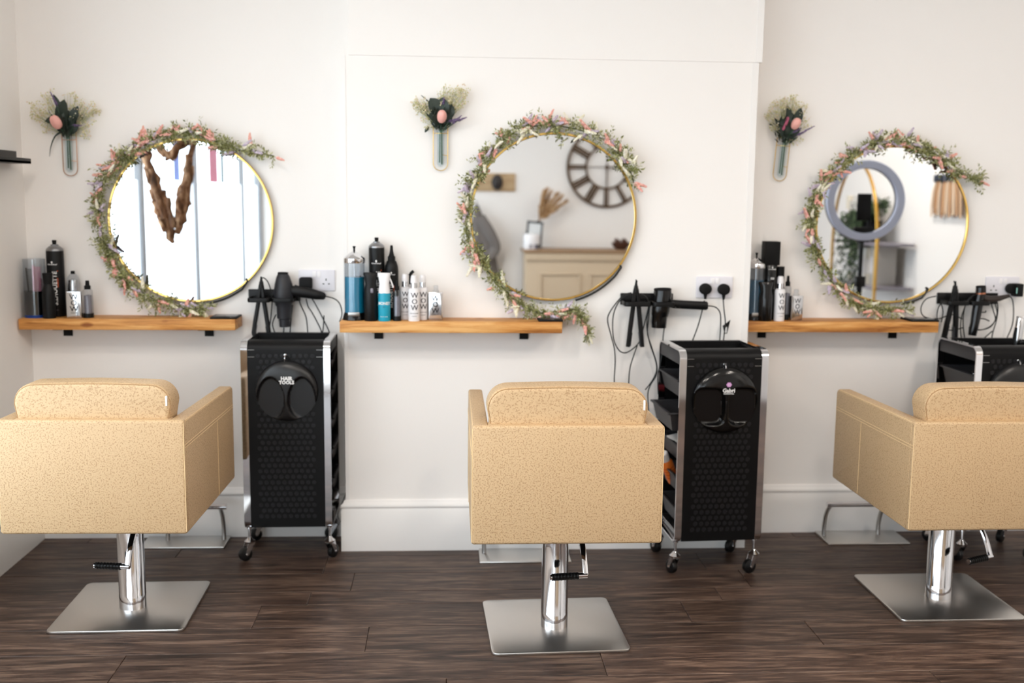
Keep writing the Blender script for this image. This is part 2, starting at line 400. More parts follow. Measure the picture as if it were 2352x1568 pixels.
for s_ in (-1, 1): MB().box((DR_X0+DR_X1)/2+s_*0.30-0.26, (DR_X0+DR_X1)/2+s_*0.30+0.26, DY-0.003, DY+0.003, 0.16, DR_Z1-0.10).obj('door_pane', GLASS, fill_door, smooth=0)
MB().cyl(((DR_X0+DR_X1)/2-0.06, DY+0.06, 0.85), ((DR_X0+DR_X1)/2-0.06, DY+0.06, 1.15), 0.011).obj('door_handle', SATIN, fill_door)
# the shop window in the left wall: frame, mullions, clear upper and frosted lower panes
def frosted():
    m = bpy.data.materials.new('frosted_glass'); m.use_nodes = True; nt = m.node_tree; nt.nodes.remove(nt.nodes['Principled BSDF']); out = nt.nodes['Material Output']
    a = nt.nodes.new('ShaderNodeBsdfTransparent'); b = nt.nodes.new('ShaderNodeBsdfTranslucent'); x = nt.nodes.new('ShaderNodeMixShader')
    a.inputs[0].default_value = (0.95, 0.98, 1, 1); b.inputs[0].default_value = (0.95, 0.98, 1, 1); x.inputs[0].default_value = 0.45
    nt.links.new(a.outputs[0], x.inputs[1]); nt.links.new(b.outputs[0], x.inputs[2]); nt.links.new(x.outputs[0], out.inputs[0]); return m
FROST = frosted(); PANE = thin_glass('window_glass', (250, 252, 253), 0.01, 0.02, 0.06); WINF = mat('window_frame_grey', (150, 152, 156), 0.5)
win = struct(bpy.data.objects.new('window_1', None)); COL.objects.link(win)
FX = XL-0.10
mull = [WIN_Y1-0.03, -1.772, -3.099, -4.797, WIN_Y0+0.03]
fr = MB()
fr.box(FX-0.03, FX+0.03, WIN_Y0, WIN_Y1, WIN_Z0, WIN_Z0+0.06, 0.006); fr.box(FX-0.03, FX+0.03, WIN_Y0, WIN_Y1, WIN_Z1-0.06, WIN_Z1, 0.006)
fr.box(FX-0.03, FX+0.03, WIN_Y0, WIN_Y0+0.06, WIN_Z0, WIN_Z1, 0.006); fr.box(FX-0.03, FX+0.03, WIN_Y1-0.06, WIN_Y1, WIN_Z0, WIN_Z1, 0.006)
fr.obj('window_frame', WINF, win)
for y in mull[1:-1]: MB().box(FX-0.022, FX+0.022, y-0.03, y+0.03, WIN_Z0+0.06, WIN_Z1-0.06, 0.006).obj('mullion', WINF, win)
MB().box(XL-0.10, XL+0.05, WIN_Y0-0.04, WIN_Y1+0.04, WIN_Z0-0.03, WIN_Z0, 0.006).obj('window_sill', TRIM, win)
FROSTZ = 1.485
for i in range(4):
    a, b = mull[i+1], mull[i]
    MB().box(FX-0.003, FX+0.003, a+0.03, b-0.03, FROSTZ, WIN_Z1-0.06).obj('clear_pane', PANE, win, smooth=0)
    MB().box(FX-0.003, FX+0.003, a+0.03, b-0.03, WIN_Z0+0.06, FROSTZ-0.001).obj('frosted_pane', FROST, win, smooth=0)
struct(MB().box(-9, XL-0.22, -12, 3, -0.16, -0.04).box(XL-0.22, 9, -12, YB-0.22, -0.16, -0.04).obj('pavement_outside', mat('pavement', (190, 188, 184), 0.8, var=(3, 0.1)), smooth=0))
for i, (y0, y1, c, nm) in enumerate(((-4.295, -3.98, (206, 60, 100), 'pink'), (-4.53, -4.39, (70, 104, 116), 'grey teal'), (-3.07, -2.90, (110, 134, 220), 'pale blue'), (-6.2, -5.9, (150, 176, 172), 'pale grey green'))[:3]):
    b = thing('street_backdrop', f'{nm} cloth banner for street colour outside the window, its hem at the frosting', 'backdrop', (FX-0.09, (y0+y1)/2, 2.44))  # cloth strips added to stand in for blurred street colours beyond the glass
    w = y1-y0; mb = MB(); pts = [Vector((0.004*math.sin(k*1.3), -w/2+w*k/12, 0)) for k in range(13)]
    v = [p+Vector((0.002, 0, 0)) for p in pts]+[p+Vector((0.002, 0, -0.945)) for p in pts]
    mb.add(v, [(k, k+1, 14+k, 13+k) for k in range(12)]); mb.obj('cloth', mat(nm+' cloth', c, 0.8), b)
    MB().cyl((0, -w/2-0.02, 0), (0, w/2+0.02, 0), 0.007).obj('rod', SATIN, b)
# ceiling lamps: flush warm discs
LAMPM = mat('lamp_glow', (255, 255, 255), 0.5, emit=(255, 244, 232), estr=LAMP)
lampspots = [(-0.9, -2.4, 'over the left styling chair'), (2.4, -2.3, 'nearest the ring light'), (0.9, -2.9, 'in the middle of the room'), (2.5, -3.2, 'by the arched shelf unit'), (-0.3, -3.3, 'by the back wall')]
for i, (x, y, w) in enumerate(lampspots):
    t = thing('ceiling_light', f'round flush white ceiling light {w}', 'light', (x, y, ZC))
    MB().lathe([(0.0, 0), (0.17, 0), (0.17, -0.03), (0.155, -0.04), (0.15, -0.036), (0.0, -0.036)], 32).obj('housing', WHITE, t)
    MB().lathe([(0.148, -0.037), (0.12, -0.046), (0.0, -0.05)], 32).obj('diffuser', LAMPM, t)

# ---------------------------------------------------------------- styling chairs
def styling_chair(loc, rz, dz, lever, plate_rz, label):
    t = thing('styling_chair', label, 'chair', loc, (0, 0, rz), 'tan styling chairs')
    B0, B1 = 0.378, 0.732
    Z = (0, 0, dz)
    out = rrect(-0.22, 0.22, -0.22, 0.22, 0.022, 5)
    mb = MB(); mb.prism(out, 0, 0.010, 0.003, 2, M=Matrix.Rotation(-PI/2, 4, 'X'))   # lies flat
    v = [(x, -z, y) for x, y, z in mb.v]; mb.v = [(x, y, abs(z)) for x, y, z in mb.v]
    pl_ = mb.obj('base_plate', STEEL, t, (-0.003, 0.012, 0.0), (0, 0, plate_rz-rz))
    MB().box(-0.2, 0.2, -0.2, 0.2, 0.0, 0.003).obj('felt_pad', BLACKM, t, (-0.003, 0.012, 0.0), (0, 0, plate_rz-rz))
    col = MB().lathe([(0.0, 0.0100), (0.0447, 0.0100), (0.0447, 0.058), (0.0440, 0.0590), (0.0440, 0.285), (0.0435, 0.287), (0.0435, 0.292+dz), (0.045, 0.294+dz), (0.045, 0.325+dz), (0.0, 0.325+dz)], 40).obj('column', CHROME, t)
    MB().cyl((0, 0, 0.32), (0, 0, 0.365), 0.030, n=24).obj('piston', CHROME, t, Z)
    MB().box(-0.10, 0.10, -0.10, 0.10, 0.352, 0.380, 0.004).obj('seat_mount', BLACK, t, Z)
    # foot pump lever
    lv = bpy.data.objects.new('pump_lever', None); COL.objects.link(lv); lv.parent = t; lv.rotation_euler = (0, 0, lever-rz)
    me_ = MB()
    arm = smoothpath([(0.030, -0.058, 0.318), (0.060, -0.060, 0.325), (0.100, -0.060, 0.310), (0.132, -0.060, 0.270), (0.156, -0.060, 0.215)], 5)
    arm = [Vector((p.x, -p.y, p.z+dz)) for p in arm]
    me_.loft(arm, (0.010, 0.0068), 10, 2.6, side=(0, 1, 0))
    me_.cyl((0.035, 0.020, 0.312+dz), (0.035, 0.066, 0.312+dz), 0.010); me_.box(0.030, 0.05, 0.016, 0.036, 0.298+dz, 0.326+dz, 0.003)
    me_.cyl((0.156, 0.066, 0.213+dz), (0.156, 0.036, 0.213+dz), 0.0088)
    MB().cyl((0.156, -0.048, 0.213+dz), (0.156, -0.053, 0.213+dz), 0.0085).obj('grip_cap', CHROME, lv)
    me_.obj('lever_arm', CHROME, lv)
    g = MB(); g.cyl((0.156, 0.037, 0.213+dz), (0.156, -0.048, 0.213+dz), 0.0112)
    for k in range(8): g.lathe([(0.0112, 0), (0.0122, 0.002), (0.0112, 0.004)], 16, T(0.156, 0.036-0.0105*k, 0.213+dz) @ RX)
    g.obj('lever_grip', BLACK, lv)
    # body
    MB().box(-0.283, 0.283, -0.335, -0.312, B0, B1+0.004, 0.009, 3).box(-0.236, 0.236, -0.322, -0.268, B0, B1+0.003, 0.006, 2).obj('back_panel', LEATHER, t, Z)
    for s in (-1, 1):
        ft = [(0.334-0.022+0.022*math.cos(PI/2*k/5), B1-0.008-0.022+0.022*math.sin(PI/2*k/5)) for k in range(6)]
        fb = [(0.334-0.012+0.012*math.cos(-PI/2+PI/2*k/4), B0-0.002+0.012+0.012*math.sin(-PI/2+PI/2*k/4)) for k in range(5)]
        a = MB(); a.prism([(-0.318, B0)]+fb+ft+[(-0.318, B1+0.003)], 0, 0.049, 0.008, 3)
        a.v = [(s*(0.234+y), x, z) for x, y, z in a.v]
        ar = a.obj('armrest', LEATHER, t, Z)
        st = MB()                                                     # double stitched seam along the outer side and one upright seam
        X = s*0.2832
        for dzz in (0.0, 0.009): st.cyl((X, -0.330, 0.650+dzz), (X, 0.328, 0.645+dzz), 0.0011, n=6)
        st.cyl((X, 0.085, 0.385), (X, 0.085, 0.648), 0.0012, n=6)
        st.cyl((s*0.2795, -0.31, B1+0.0005), (s*0.2795, 0.308, B1-0.0098), 0.0009, n=6)
        st.obj('stitched_seam', SEAM, ar)
    st = MB()
    st.cyl((-0.277, -0.3325, B1-0.007), (0.277, -0.3325, B1-0.007), 0.0014, n=6)
    for s in (-1, 1): st.cyl((s*0.2805, -0.3325, B0+0.008), (s*0.2805, -0.3325, B1-0.005), 0.0014, n=6)
    st.obj('stitched_seam', SEAM, t, Z)
    MB().box(-0.228, 0.228, -0.266, 0.30, B0+0.004, B0+0.02).obj('underside', BLACKM, t, Z)
    MB().box(-0.232, 0.232, -0.20, 0.325, B0+0.022, 0.520, 0.022, 4).obj('seat_cushion', LEATHER, t, Z)
    # back cushion: rounded top corners, slightly narrower at its foot
    w0, w1, zt, r = 0.226, 0.238, 0.842, 0.062
    out = [(-w0, 0.50), (w0, 0.50), (w0+0.004, 0.735)]
    for k in range(9): a_ = PI/2*k/8; out.append((w1-r+r*math.cos(a_), zt-r+r*math.sin(a_)))
    for k in range(1, 6): q = k/6; out.append((w1-r-(2*(w1-r))*q, zt+0.004*math.sin(PI*q)))
    for k in range(9): a_ = PI/2+PI/2*k/8; out.append((-w1+r+r*math.cos(a_), zt-r+r*math.sin(a_)))
    out.append((-w0-0.004, 0.735))
    cu = MB().prism(out, -0.305, -0.198, 0.014, 4).obj('back_cushion', LEATHER, t, Z)
    rim = [(x*0.984, -0.3010, 0.742+(z-0.742)*0.963) for x, z in out if z > 0.70]
    MB().tube(rim, 0.0015, 6).obj('piping', PIPE, cu)
    MB().box(0.222, 0.2275, -0.309, -0.300, 0.776, 0.806, 0.0005, M=None).obj('care_tag', PRINT, cu, (0.0, 0, 0), label='small white fabric tag')
    return t
styling_chair((-1.079, -0.593, 0), -0.020, -0.005, math.radians(-98), 0.016, 'tan leather styling chair facing the mirror whose glass shows the driftwood heart')
styling_chair((0.351, -0.802, 0), -0.003, 0.021, math.radians(-82), 0.038, 'tan leather styling chair facing the mirror that reflects the wall clock')
styling_chair((1.756, -0.593, 0), 0.007, -0.016, math.radians(-65), 0.002, 'tan leather styling chair facing the mirror that reflects the ring light')

# ---------------------------------------------------------------- footrests
def footrest(x0, x1, y0, y1, label, skew=0.0, flip=1):
    t = thing('footrest', label, 'footrest', ((x0+x1)/2, (y0+y1)/2, 0), (0, 0, skew), 'steel footrests along the wall')
    w, d = (x1-x0)/2, (y1-y0)/2
    MB().box(-w, w, -d, d, 0, 0.008, 0.002).obj('base_plate', STEEL, t)
    for sx in (-w*0.89, w*0.46):
        sx = sx*flip
        c = smoothpath([(sx, d*0.30, 0.008), (sx, d*0.32, 0.05), (sx, d*0.12, 0.105), (sx, -d*0.35, 0.150), (sx, -d*0.95, 0.172)], 5)
        MB().tube(c, 0.0085, 12).obj('post', SATIN, t)
    MB().cyl((-w-0.015, -d*0.98, 0.174), (w+0.015, -d*0.98, 0.174), 0.011, n=20).obj('foot_bar', CHROME, t)
    return t
footrest(-1.235, -0.900, 0.024, 0.166, 'chrome footrest on a steel plate behind the heart mirror chair', 0.0, -1)
footrest(0.123, 0.480, -0.182, -0.024, 'steel footrest plate under the chair nearest the camera', 0.0)
footrest(1.570, 1.917, -0.002, 0.166, 'chrome footrest with arched posts behind the ring light mirror chair')

# ---------------------------------------------------------------- wooden shelves on black brackets
def shelf(x0, x1, yw, z1, br, label):
    t = thing('wall_shelf', label, 'shelf', ((x0+x1)/2, yw, z1))
    w = (x1-x0)/2
    MB().box(-w, w, -0.145, -0.001, -0.043, 0, 0.0025, 2).obj('board', PINE, t)
    for bx in br:
        b = MB(); X = bx-(x0+x1)/2
        b.box(X-0.0175, X+0.0175, -0.120, -0.001, -0.0475, -0.0432); b.box(X-0.0175, X+0.0175, -0.006, -0.0005, -0.085, -0.0432)
        b.obj('bracket', BLACKM, t)
    return t
SZ, SZM = 0.9245, 0.942
shelf(-1.668, -0.838, ALC, SZ, (at(157, 760, ALC).x, at(481, 760, ALC).x), 'thick pine wall shelf under the heart mirror, nearest the window')
shelf(-0.411, 0.433, 0, SZM, (at(870, 765, 0).x, at(1203, 770, 0).x), 'thick pine wall shelf on the chimney breast under the clock mirror')
shelf(1.197, 2.000, ALC, SZ, (at(1749, 765, ALC).x, at(2049, 768, ALC).x), 'thick pine wall shelf under the ring light mirror')
for (px, z, yw, w, lab) in ((518, SZ, ALC, 0.105, 'heart mirror'), (1263, SZM, 0, 0.095, 'clock mirror'), (2115, SZ, ALC, 0.12, 'ring light mirror')):
    x = at(px, 735, yw-0.09).x
    t = thing('tool_pad', f'thin flat black pad on the right end of the shelf under the {lab}', 'pad', (x, yw-0.078, z))
    MB().box(-w/2, w/2, -0.055, 0.055, 0, 0.008, 0.003).obj('pad', BLACKM, t)
    MB().box(-w/2+0.008, w/2-0.008, -0.047, 0.047, 0.0075, 0.009, 0.0008).obj('inlay', BLACKG, t)

# ---------------------------------------------------------------- round mirrors
MR = 0.325
def round_mirror(cx, cz, yw, label):
    t = thing('round_mirror', label, 'mirror', (cx, yw, cz))
    MB().lathe([(MR-0.010, 0.004), (MR, 0.004), (MR, 0.026), (MR-0.002, 0.028), (MR-0.008, 0.028), (MR-0.009, 0.024)], 96, RX, closed=True).obj('gold_rim', GOLD, t)
    MB().lathe([(0.0, 0.0), (MR-0.0095, 0.0), (MR-0.0095, 0.0215), (0.0, 0.0215)], 96, RX).obj('glass', MIRROR, t)
    return t
MIR = {'L': (-1.0253, 1.3045, ALC), 'M': (0.4043, 1.336, 0.0), 'R': (1.832, 1.315, ALC)}
round_mirror(*MIR['L'], 'round gold rimmed mirror reflecting the bright window and driftwood heart')
round_mirror(*MIR['M'], 'round gold rimmed mirror on the chimney breast reflecting the wall clock')
round_mirror(*MIR['R'], 'round gold rimmed mirror reflecting the grey ring light')

# ---------------------------------------------------------------- flower garlands round the mirrors
LEAFG = island_mat('garland_leaves', [(138, 142, 82), (164, 166, 112), (108, 114, 64), (196, 196, 154), (150, 152, 98), (178, 176, 130)])
VINE = mat('vine', (64, 70, 44), 0.7)
BUDP = island_mat('pink_buds', [(240, 178, 168), (234, 162, 152), (246, 198, 188), (236, 178, 156)])
BUDC = island_mat('cream_buds', [(240, 234, 214), (232, 228, 200), (246, 242, 228)])
BUDV = island_mat('lilac_buds', [(206, 192, 208), (188, 174, 194), (220, 208, 220)])
def leaf_quad(mb, p, d, n, ln, w):
    d = d.normalized(); s = d.cross(n)
    if s.length < 1e-5: s = d.orthogonal()
    s.normalize(); u = s.cross(d)
    mb.add([p, p+d*ln*0.5+s*w+u*w*0.3, p+d*ln, p+d*ln*0.5-s*w+u*w*0.3, p+d*ln*0.5-u*w*0.2], [(0, 1, 4), (1, 2, 4), (2, 3, 4), (3, 0, 4)])
def rnd3(): return Vector((random.gauss(0, 1), random.gauss(0, 1), random.gauss(0, 1)))
def spike_mesh(name, m, seed, nb=26, ln=0.05, r=0.0065, bs=1.0):
    rs = random.Random(seed); mb = MB()
    mb.tube([(0, 0, -0.012), (0, 0, ln*0.9)], 0.0009, 4)
    for k in range(nb):
        q = k/nb; a = k*2.4; rr = r*(1-0.65*q)*rs.uniform(0.7, 1.15); z = ln*q+rs.uniform(-1, 1)*0.001
        s = 0.0034*bs*(1-0.45*q)*rs.uniform(0.8, 1.2)
        mb.sphere((rr*0.62*math.cos(a), rr*0.62*math.sin(a), z), (s, s, s*1.35), 5, 3)
    me = mb.mesh(name, 60); me.materials.append(m); return me
SPK = {k: [spike_mesh('blossom_spike', m, 11*i+j, 24+3*j, 0.027+0.006*j, 0.0072, 1.25) for j in range(3)] for i, (k, m) in enumerate((('p', BUDP), ('c', BUDC), ('v', BUDV)))}
SPLAB = {'p': 'pink blossom spike', 'c': 'cream blossom spike', 'v': 'lilac blossom spike'}
def garland(key, a0, a1, mixw, seed, label, tail=None, nleaf=5600, wire_to=None, head=None):
    cx, cz, yw = MIR[key]; rs = random.Random(seed); random.seed(seed)
    t = thing('flower_garland', label, 'garland', (cx, yw-0.022, cz))
    def rad(a):
        return MR*(1.055+0.03*math.sin(a*1.7+seed)+0.018*math.sin(a*5.1+seed*2)+(0.07 if a > math.radians(235) else 0)*min(1, (a-math.radians(235))*2))
    def pt(a, dr=0, dy=0): return Vector(((rad(a)+dr)*math.cos(a), -0.022+dy, (rad(a)+dr)*math.sin(a)))
    A = [a0+(a1-a0)*k/60 for k in range(61)]
    path = [pt(a, 0, 0.006*math.sin(a*9)) for a in A]
    if tail: path += [Vector(p) for p in tail]
    if head: path = [Vector(p) for p in head]+path
    MB().tube(smoothpath(path, 2), 0.0024, 6).obj('vine', VINE, t)
    if wire_to:
        w = [Vector(((MR*1.02)*math.cos(a1+(wire_to-a1)*k/14), -0.004, (MR*1.02)*math.sin(a1+(wire_to-a1)*k/14)-0.003)) for k in range(15)]
        e = w[-1]; w += [e+Vector((0.012, 0, 0.018)), e+Vector((0.022, 0.0, 0.034)), e+Vector((0.016, 0, 0.042))]
        MB().tube(smoothpath(w, 3), 0.0042, 8).obj('binding_wire', CORD, t)
    L = MB(); n = len(path)
    def base():
        u = rs.random()*(n-1); i = int(u); p = path[i].lerp(path[min(i+1, n-1)], u-i); tn = (path[min(i+1, n-1)]-path[max(i-1, 0)]).normalized()
        return p, tn
    twigs = int(nleaf/13)
    for k in range(twigs):
        p, tn = base(); o = Vector((p.x, 0, p.z)).normalized()
        sgn = 1 if rs.random() < 0.5 else -1
        d = (tn*sgn*rs.uniform(0.4, 1.2)+o*rs.gauss(0.15, 0.62)+Vector((0, -1, 0))*rs.uniform(0.0, 0.6)).normalized()
        ln = rs.uniform(0.025, 0.058) if rs.random() < 0.9 else rs.uniform(0.06, 0.085)
        for q in range(13):
            s = (q+0.5)/13; pp = p+d*ln*s
            if pp.y > -0.003: pp.y = -0.003
            side = rnd3(); side = (side-d*side.dot(d)).normalized()
            leaf_quad(L, pp, d*0.6+side*0.8, rnd3(), rs.uniform(0.012, 0.022), rs.uniform(0.0020, 0.0038))
    L.obj('small_leaves', LEAFG, t, smooth=0, kind='stuff')
    cnt = int((a1-a0)/PI*180/240*112)+(10 if tail else 0)
    for k in range(cnt):
        p, tn = base(); o = Vector((p.x, 0, p.z)).normalized(); sgn = 1 if rs.random() < 0.55 else -1
        d = (tn*sgn*rs.uniform(0.4, 1.2)+o*rs.gauss(0.30, 0.6)+Vector((0, -1, 0))*rs.uniform(0.05, 0.6)).normalized()
        r_ = rs.random(); kind = 'p' if r_ < mixw[0] else ('c' if r_ < mixw[0]+mixw[1] else 'v')
        st = p+d*rs.uniform(0.008, 0.034)
        if st.y > -0.008: st.y = -0.008
        link('blossom_spike', SPK[kind][rs.randrange(3)], t, st, d.to_track_quat('Z', 'Y').to_euler(), SPLAB[kind]).scale = (rs.uniform(0.95, 1.3),)*3
    return t
R_ = math.radians
garland('L', R_(56), R_(279), (0.55, 0.15), 3, 'flower garland with mostly pink blossom round the heart mirror', wire_to=R_(306), head=[(0.335, -0.02, 0.258), (0.300, -0.02, 0.264), (0.262, -0.02, 0.268), (0.222, -0.02, 0.287)])
tailM = [(0.10, -0.02, -0.375), (0.125, -0.025, -0.40), (0.135, -0.03, -0.44), (0.125, -0.03, -0.485)]
garland('M', R_(24), R_(286), (0.34, 0.42), 5, 'flower garland of cream and pink blossom with a trailing tail round the clock mirror', tail=tailM, wire_to=R_(318))
garland('R', R_(34), R_(280), (0.38, 0.36), 9, 'cream and pink flower garland round the ring light mirror', wire_to=R_(296), head=[(0.352, -0.02, 0.165), (0.325, -0.02, 0.20)])

# ---------------------------------------------------------------- wall vases with small bouquets
LEAFD = mat('eucalyptus_leaf', (40, 52, 44), 0.5, var=(40, 0.2)); STEMG = mat('stem_green', (62, 92, 66), 0.5)
FILL = island_mat('cream_filler', [(222, 216, 176), (206, 202, 150), (236, 230, 206), (190, 188, 130), (228, 206, 180)])
TULIP = mat('tulip_pink', (240, 178, 168), 0.55, var=(30, 0.08)); MAUVE = mat('mauve_petal', (176, 88, 116), 0.6)
def big_leaf(mb, p, d, n, ln, w):
    d = d.normalized(); s = d.cross(n).normalized(); u = s.cross(d); m = 7; v = []; f = []
    for k in range(m+1):
        q = k/m; ww = w*math.sin(PI*min(1, q*0.92+0.06))**0.7 if 0 < k < m else 0.0005; c = p+d*ln*q+u*0.12*ln*math.sin(PI*q)
        v += [c-s*ww+u*ww*0.25, c, c+s*ww+u*ww*0.25]
    for k in range(m):
        for j in (0, 1): f.append((3*k+j, 3*k+j+1, 3*k+j+4, 3*k+j+3))
    mb.add(v, f)
def wall_vase(px, py_top, py_bot, yw, slant, bl, vl, spec, seed, wire):
    """wire loop on the wall holding a glass tube; spec holds places of leaves, bud, spikes in pixels relative to the vase mouth"""
    s = mpp(px, py_top, yw); rs = random.Random(seed); random.seed(seed)
    top = at(px, py_top, yw); ln = (py_bot-py_top)*s; R = 0.0275
    t = thing('wall_vase', vl, 'vase', (top.x, yw, top.z), (0, slant, 0))
    yy = -0.012
    loop = [(-R, yy, 0.02)]+[(-R, yy, 0), (-R, yy, -ln+R)]+[(R*math.cos(PI+PI*k/10), yy, -ln+R+R*math.sin(PI+PI*k/10)) for k in range(1, 10)]+[(R, yy, -ln+R), (R, yy, 0), (R, yy, 0.02), (0.012, yy+0.006, 0.028), (-0.012, yy+0.006, 0.028)]
    MB().tube(loop, 0.0017, 8, closed=True).obj('wire_loop', wire, t)
    MB().tube([(R, yy, -0.008), (0.017, yy-0.012, -0.010), (0.0, yy-0.018, -0.010), (-0.017, yy-0.012, -0.010), (-R, yy, -0.008)], 0.0014, 6).obj('holder_ring', wire, t)
    MB().tube([(R, yy, -ln*0.62), (R*0.2, yy-0.006, -ln*0.60)], 0.0012, 6).obj('lower_clip', wire, t)
    MB().cyl((0, 0, 0.012), (0, yy+0.004, 0.022), 0.003).obj('wall_fixing', wire, t)
    MB().lathe([(0.0, -ln+0.012), (0.008, -ln+0.014), (0.0135, -ln+0.024), (0.014, -0.012), (0.0148, 0.0), (0.0138, 0.0), (0.013, -0.012), (0.0125, -ln+0.025), (0.0, -ln+0.016)], 20, T(0, -0.022, 0)).obj('glass_tube', GLASS, t)
    b = thing('flower_bouquet', bl, 'flowers', (top.x, yw-0.022, top.z), (0, slant, 0))
    def P(dx, dy, out=0.0): return Vector((dx*s, -out, -dy*s))
    sm = MB()
    for dx, q in ((-0.003, 0.80), (0.004, 0.84)): sm.tube(smoothpath([(dx*0.3, 0, 0.05), (dx, 0.0, 0), (dx*1.3, 0, -ln*q)], 4), 0.0032, 8)
    sm.obj('stem', STEMG, b)
    for (x0, y0, x1, y1, w) in spec['leaf']:
        m_ = MB(); big_leaf(m_, P(x0, y0, 0.012), P(x1, y1, 0.022)-P(x0, y0, 0.012), Vector((rs.uniform(-.4, .4), -1, rs.uniform(-.3, .5))), (P(x1, y1)-P(x0, y0)).length, w*s)
        m_.obj('leaf', LEAFD, b)
    core = MB()                                                         # dark green heart of the bunch
    for k in range(150):
        q = rs.random(); c = Vector((rs.gauss(0, 0.010+0.016*q), rs.uniform(-0.03, 0.008), -0.004+q*0.085))
        leaf_quad(core, c, Vector((c.x*14, -0.3, 1))+rnd3()*0.35, rnd3(), rs.uniform(0.016, 0.034), 0.0045)
    core.obj('inner_leaves', LEAFD, b, smooth=0, kind='stuff')
    (bx, by, br) = spec['bud']; bp = P(bx, by, 0.045)
    bd = MB()
    ax = (bp-P(0, 10)).normalized(); q = Vector((0, 0, 1)).rotation_difference(Vector((ax.x, -0.5, abs(ax.z))).normalized()).to_matrix().to_4x4()
    for k in range(5):
        a = 2*PI*k/5; bd.sphere((0.22*br*s*math.cos(a), 0.22*br*s*math.sin(a), 0), (br*s*0.72, br*s*0.72, br*s*1.25), 10, 7, T(*bp) @ q @ Matrix.Rotation(a, 4, 'Z'))
    bd.obj('tulip_bud', TULIP, b, smooth=60)
    MB().tube(smoothpath([(0, -0.004, 0.0), (bp.x*0.5, -0.03, bp.z*0.5), (bp.x, bp.y+0.01, bp.z-br*s)], 4), 0.0022, 6).obj('bud_stem', STEMG, b)
    for (x0, y0, x1, y1, kind) in spec['spike']:
        p0 = P(x0, y0, 0.03); p1 = P(x1, y1, 0.035); d = (p1-p0)
        if kind == 'm':
            MB().loft(smoothpath([p0, (p0+p1)/2+Vector((0.003, 0, 0)), p1], 4), [(0.003, 0.003)]+[(0.006, 0.006)]*6+[(0.0062, 0.0062), (0.003, 0.003)], 8).obj('mauve_bud', MAUVE, b)
        else:
            MB().tube([P(0, 5, 0.015), p0], 0.0012, 5).obj('spike_stem', STEMG, b)
            o_ = link('lavender_spike', LAV, b, p0, d.to_track_quat('Z', 'Y').to_euler()); o_.scale = (0.9, 0.9, d.length/0.05)
    fl = MB(); fs = MB()
    for (cx, cy, r, n) in spec['filler']:
        for k in range(n):
            while True:
                ux, uy = rs.uniform(-1, 1), rs.uniform(-1, 1)
                if ux*ux+uy*uy < 1: break
            e = P(cx+ux*r, cy+uy*r, rs.uniform(-0.012, 0.030))
            if k % 3 == 0: fs.tube([P(cx*0.25, cy*0.25, 0.008), P((cx+ux*r)*0.7, (cy+uy*r)*0.7, 0.008)+Vector((0, 0, 0.003)), e], 0.0006, 3)
            for j in range(3):
                c = e+rnd3()*0.0042; rr = rs.uniform(0.0014, 0.0030)
                if c.y > 0.017: c.y = 0.017
                fl.sphere(c, (rr, rr, rr), 5, 3)
    fl.obj('filler_buds', FILL, b, kind='stuff'); fs.obj('filler_stems', island_mat('filler_stems_'+str(seed), [(150, 158, 100), (176, 176, 128)]), b, kind='stuff')
    if spec.get('blade'):
        m_ = MB()
        bl_ = smoothpath([P(x, y, 0.012) for x, y in spec['blade']], 4); k = len(bl_)
        m_.loft(bl_, [(0.004*(1-i/k)+0.0004, 0.0006) for i in range(k)], 6, side=(1, 0, 0)).obj('grass_blade', LEAFD, b)
LAV = spike_mesh('lavender_spike', island_mat('lavender', [(120, 100, 140), (96, 80, 116), (140, 122, 158)]), 77, 24, 0.05, 0.006)
wall_vase(161, 316, 403, ALC, 0.0, 'small bouquet with pink tulip bud and drooping grass blade, nearest the window', 'slim glass tube in rose gold wire loop, nearest the window',
    dict(leaf=[(-4, -30, 0, -84, 17), (10, -28, 30, -70, 11), (-10, -38, -46, -34, 9), (-6, -50, -24, -95, 6), (4, -10, 30, -28, 10), (-4, -8, -14, -60, 14), (4, -20, 8, -60, 16)], bud=(-16, -32, 13), spike=[(20, -26, 40, -26, 'l'), (-16, -72, -28, -100, 'l')],
         filler=[(-52, -62, 30, 60), (-66, -52, 16, 24), (42, -54, 32, 70), (58, -60, 16, 26), (14, -78, 22, 36), (36, -14, 16, 24), (-46, -22, 14, 18), (-38, -92, 14, 16)],
         blade=[(-8, -14), (-26, -2), (-37, 22), (-41, 44)]), 21, mat('rose_gold', (206, 160, 128), 0.3, 1.0))
wall_vase(1012, 301, 391, 0, 0.0, 'small bouquet with pale pink bud and lavender spikes beside the clock mirror', 'slim glass tube in gold wire loop on the chimney breast',
    dict(leaf=[(-2, -34, -24, -72, 17), (-2, -22, -28, -36, 12), (8, -30, 4, -74, 17), (10, -24, 26, -60, 14), (-4, -4, -10, -50, 13), (4, -6, 14, -52, 15), (-26, -8, -36, 6, 4)], bud=(3, -30, 12), spike=[(28, -16, 48, -34, 'l'), (20, -20, 44, -28, 'l'), (6, -58, 8, -74, 'l'), (40, -22, 60, -30, 'l')],
         filler=[(34, -72, 26, 80), (48, -88, 16, 30), (10, -78, 20, 46), (-46, -52, 18, 50), (-34, -36, 16, 30), (-54, -62, 10, 16), (-28, -12, 12, 14)],
         blade=[(-10, -44), (-30, -66), (-44, -78)]), 22, GOLD)
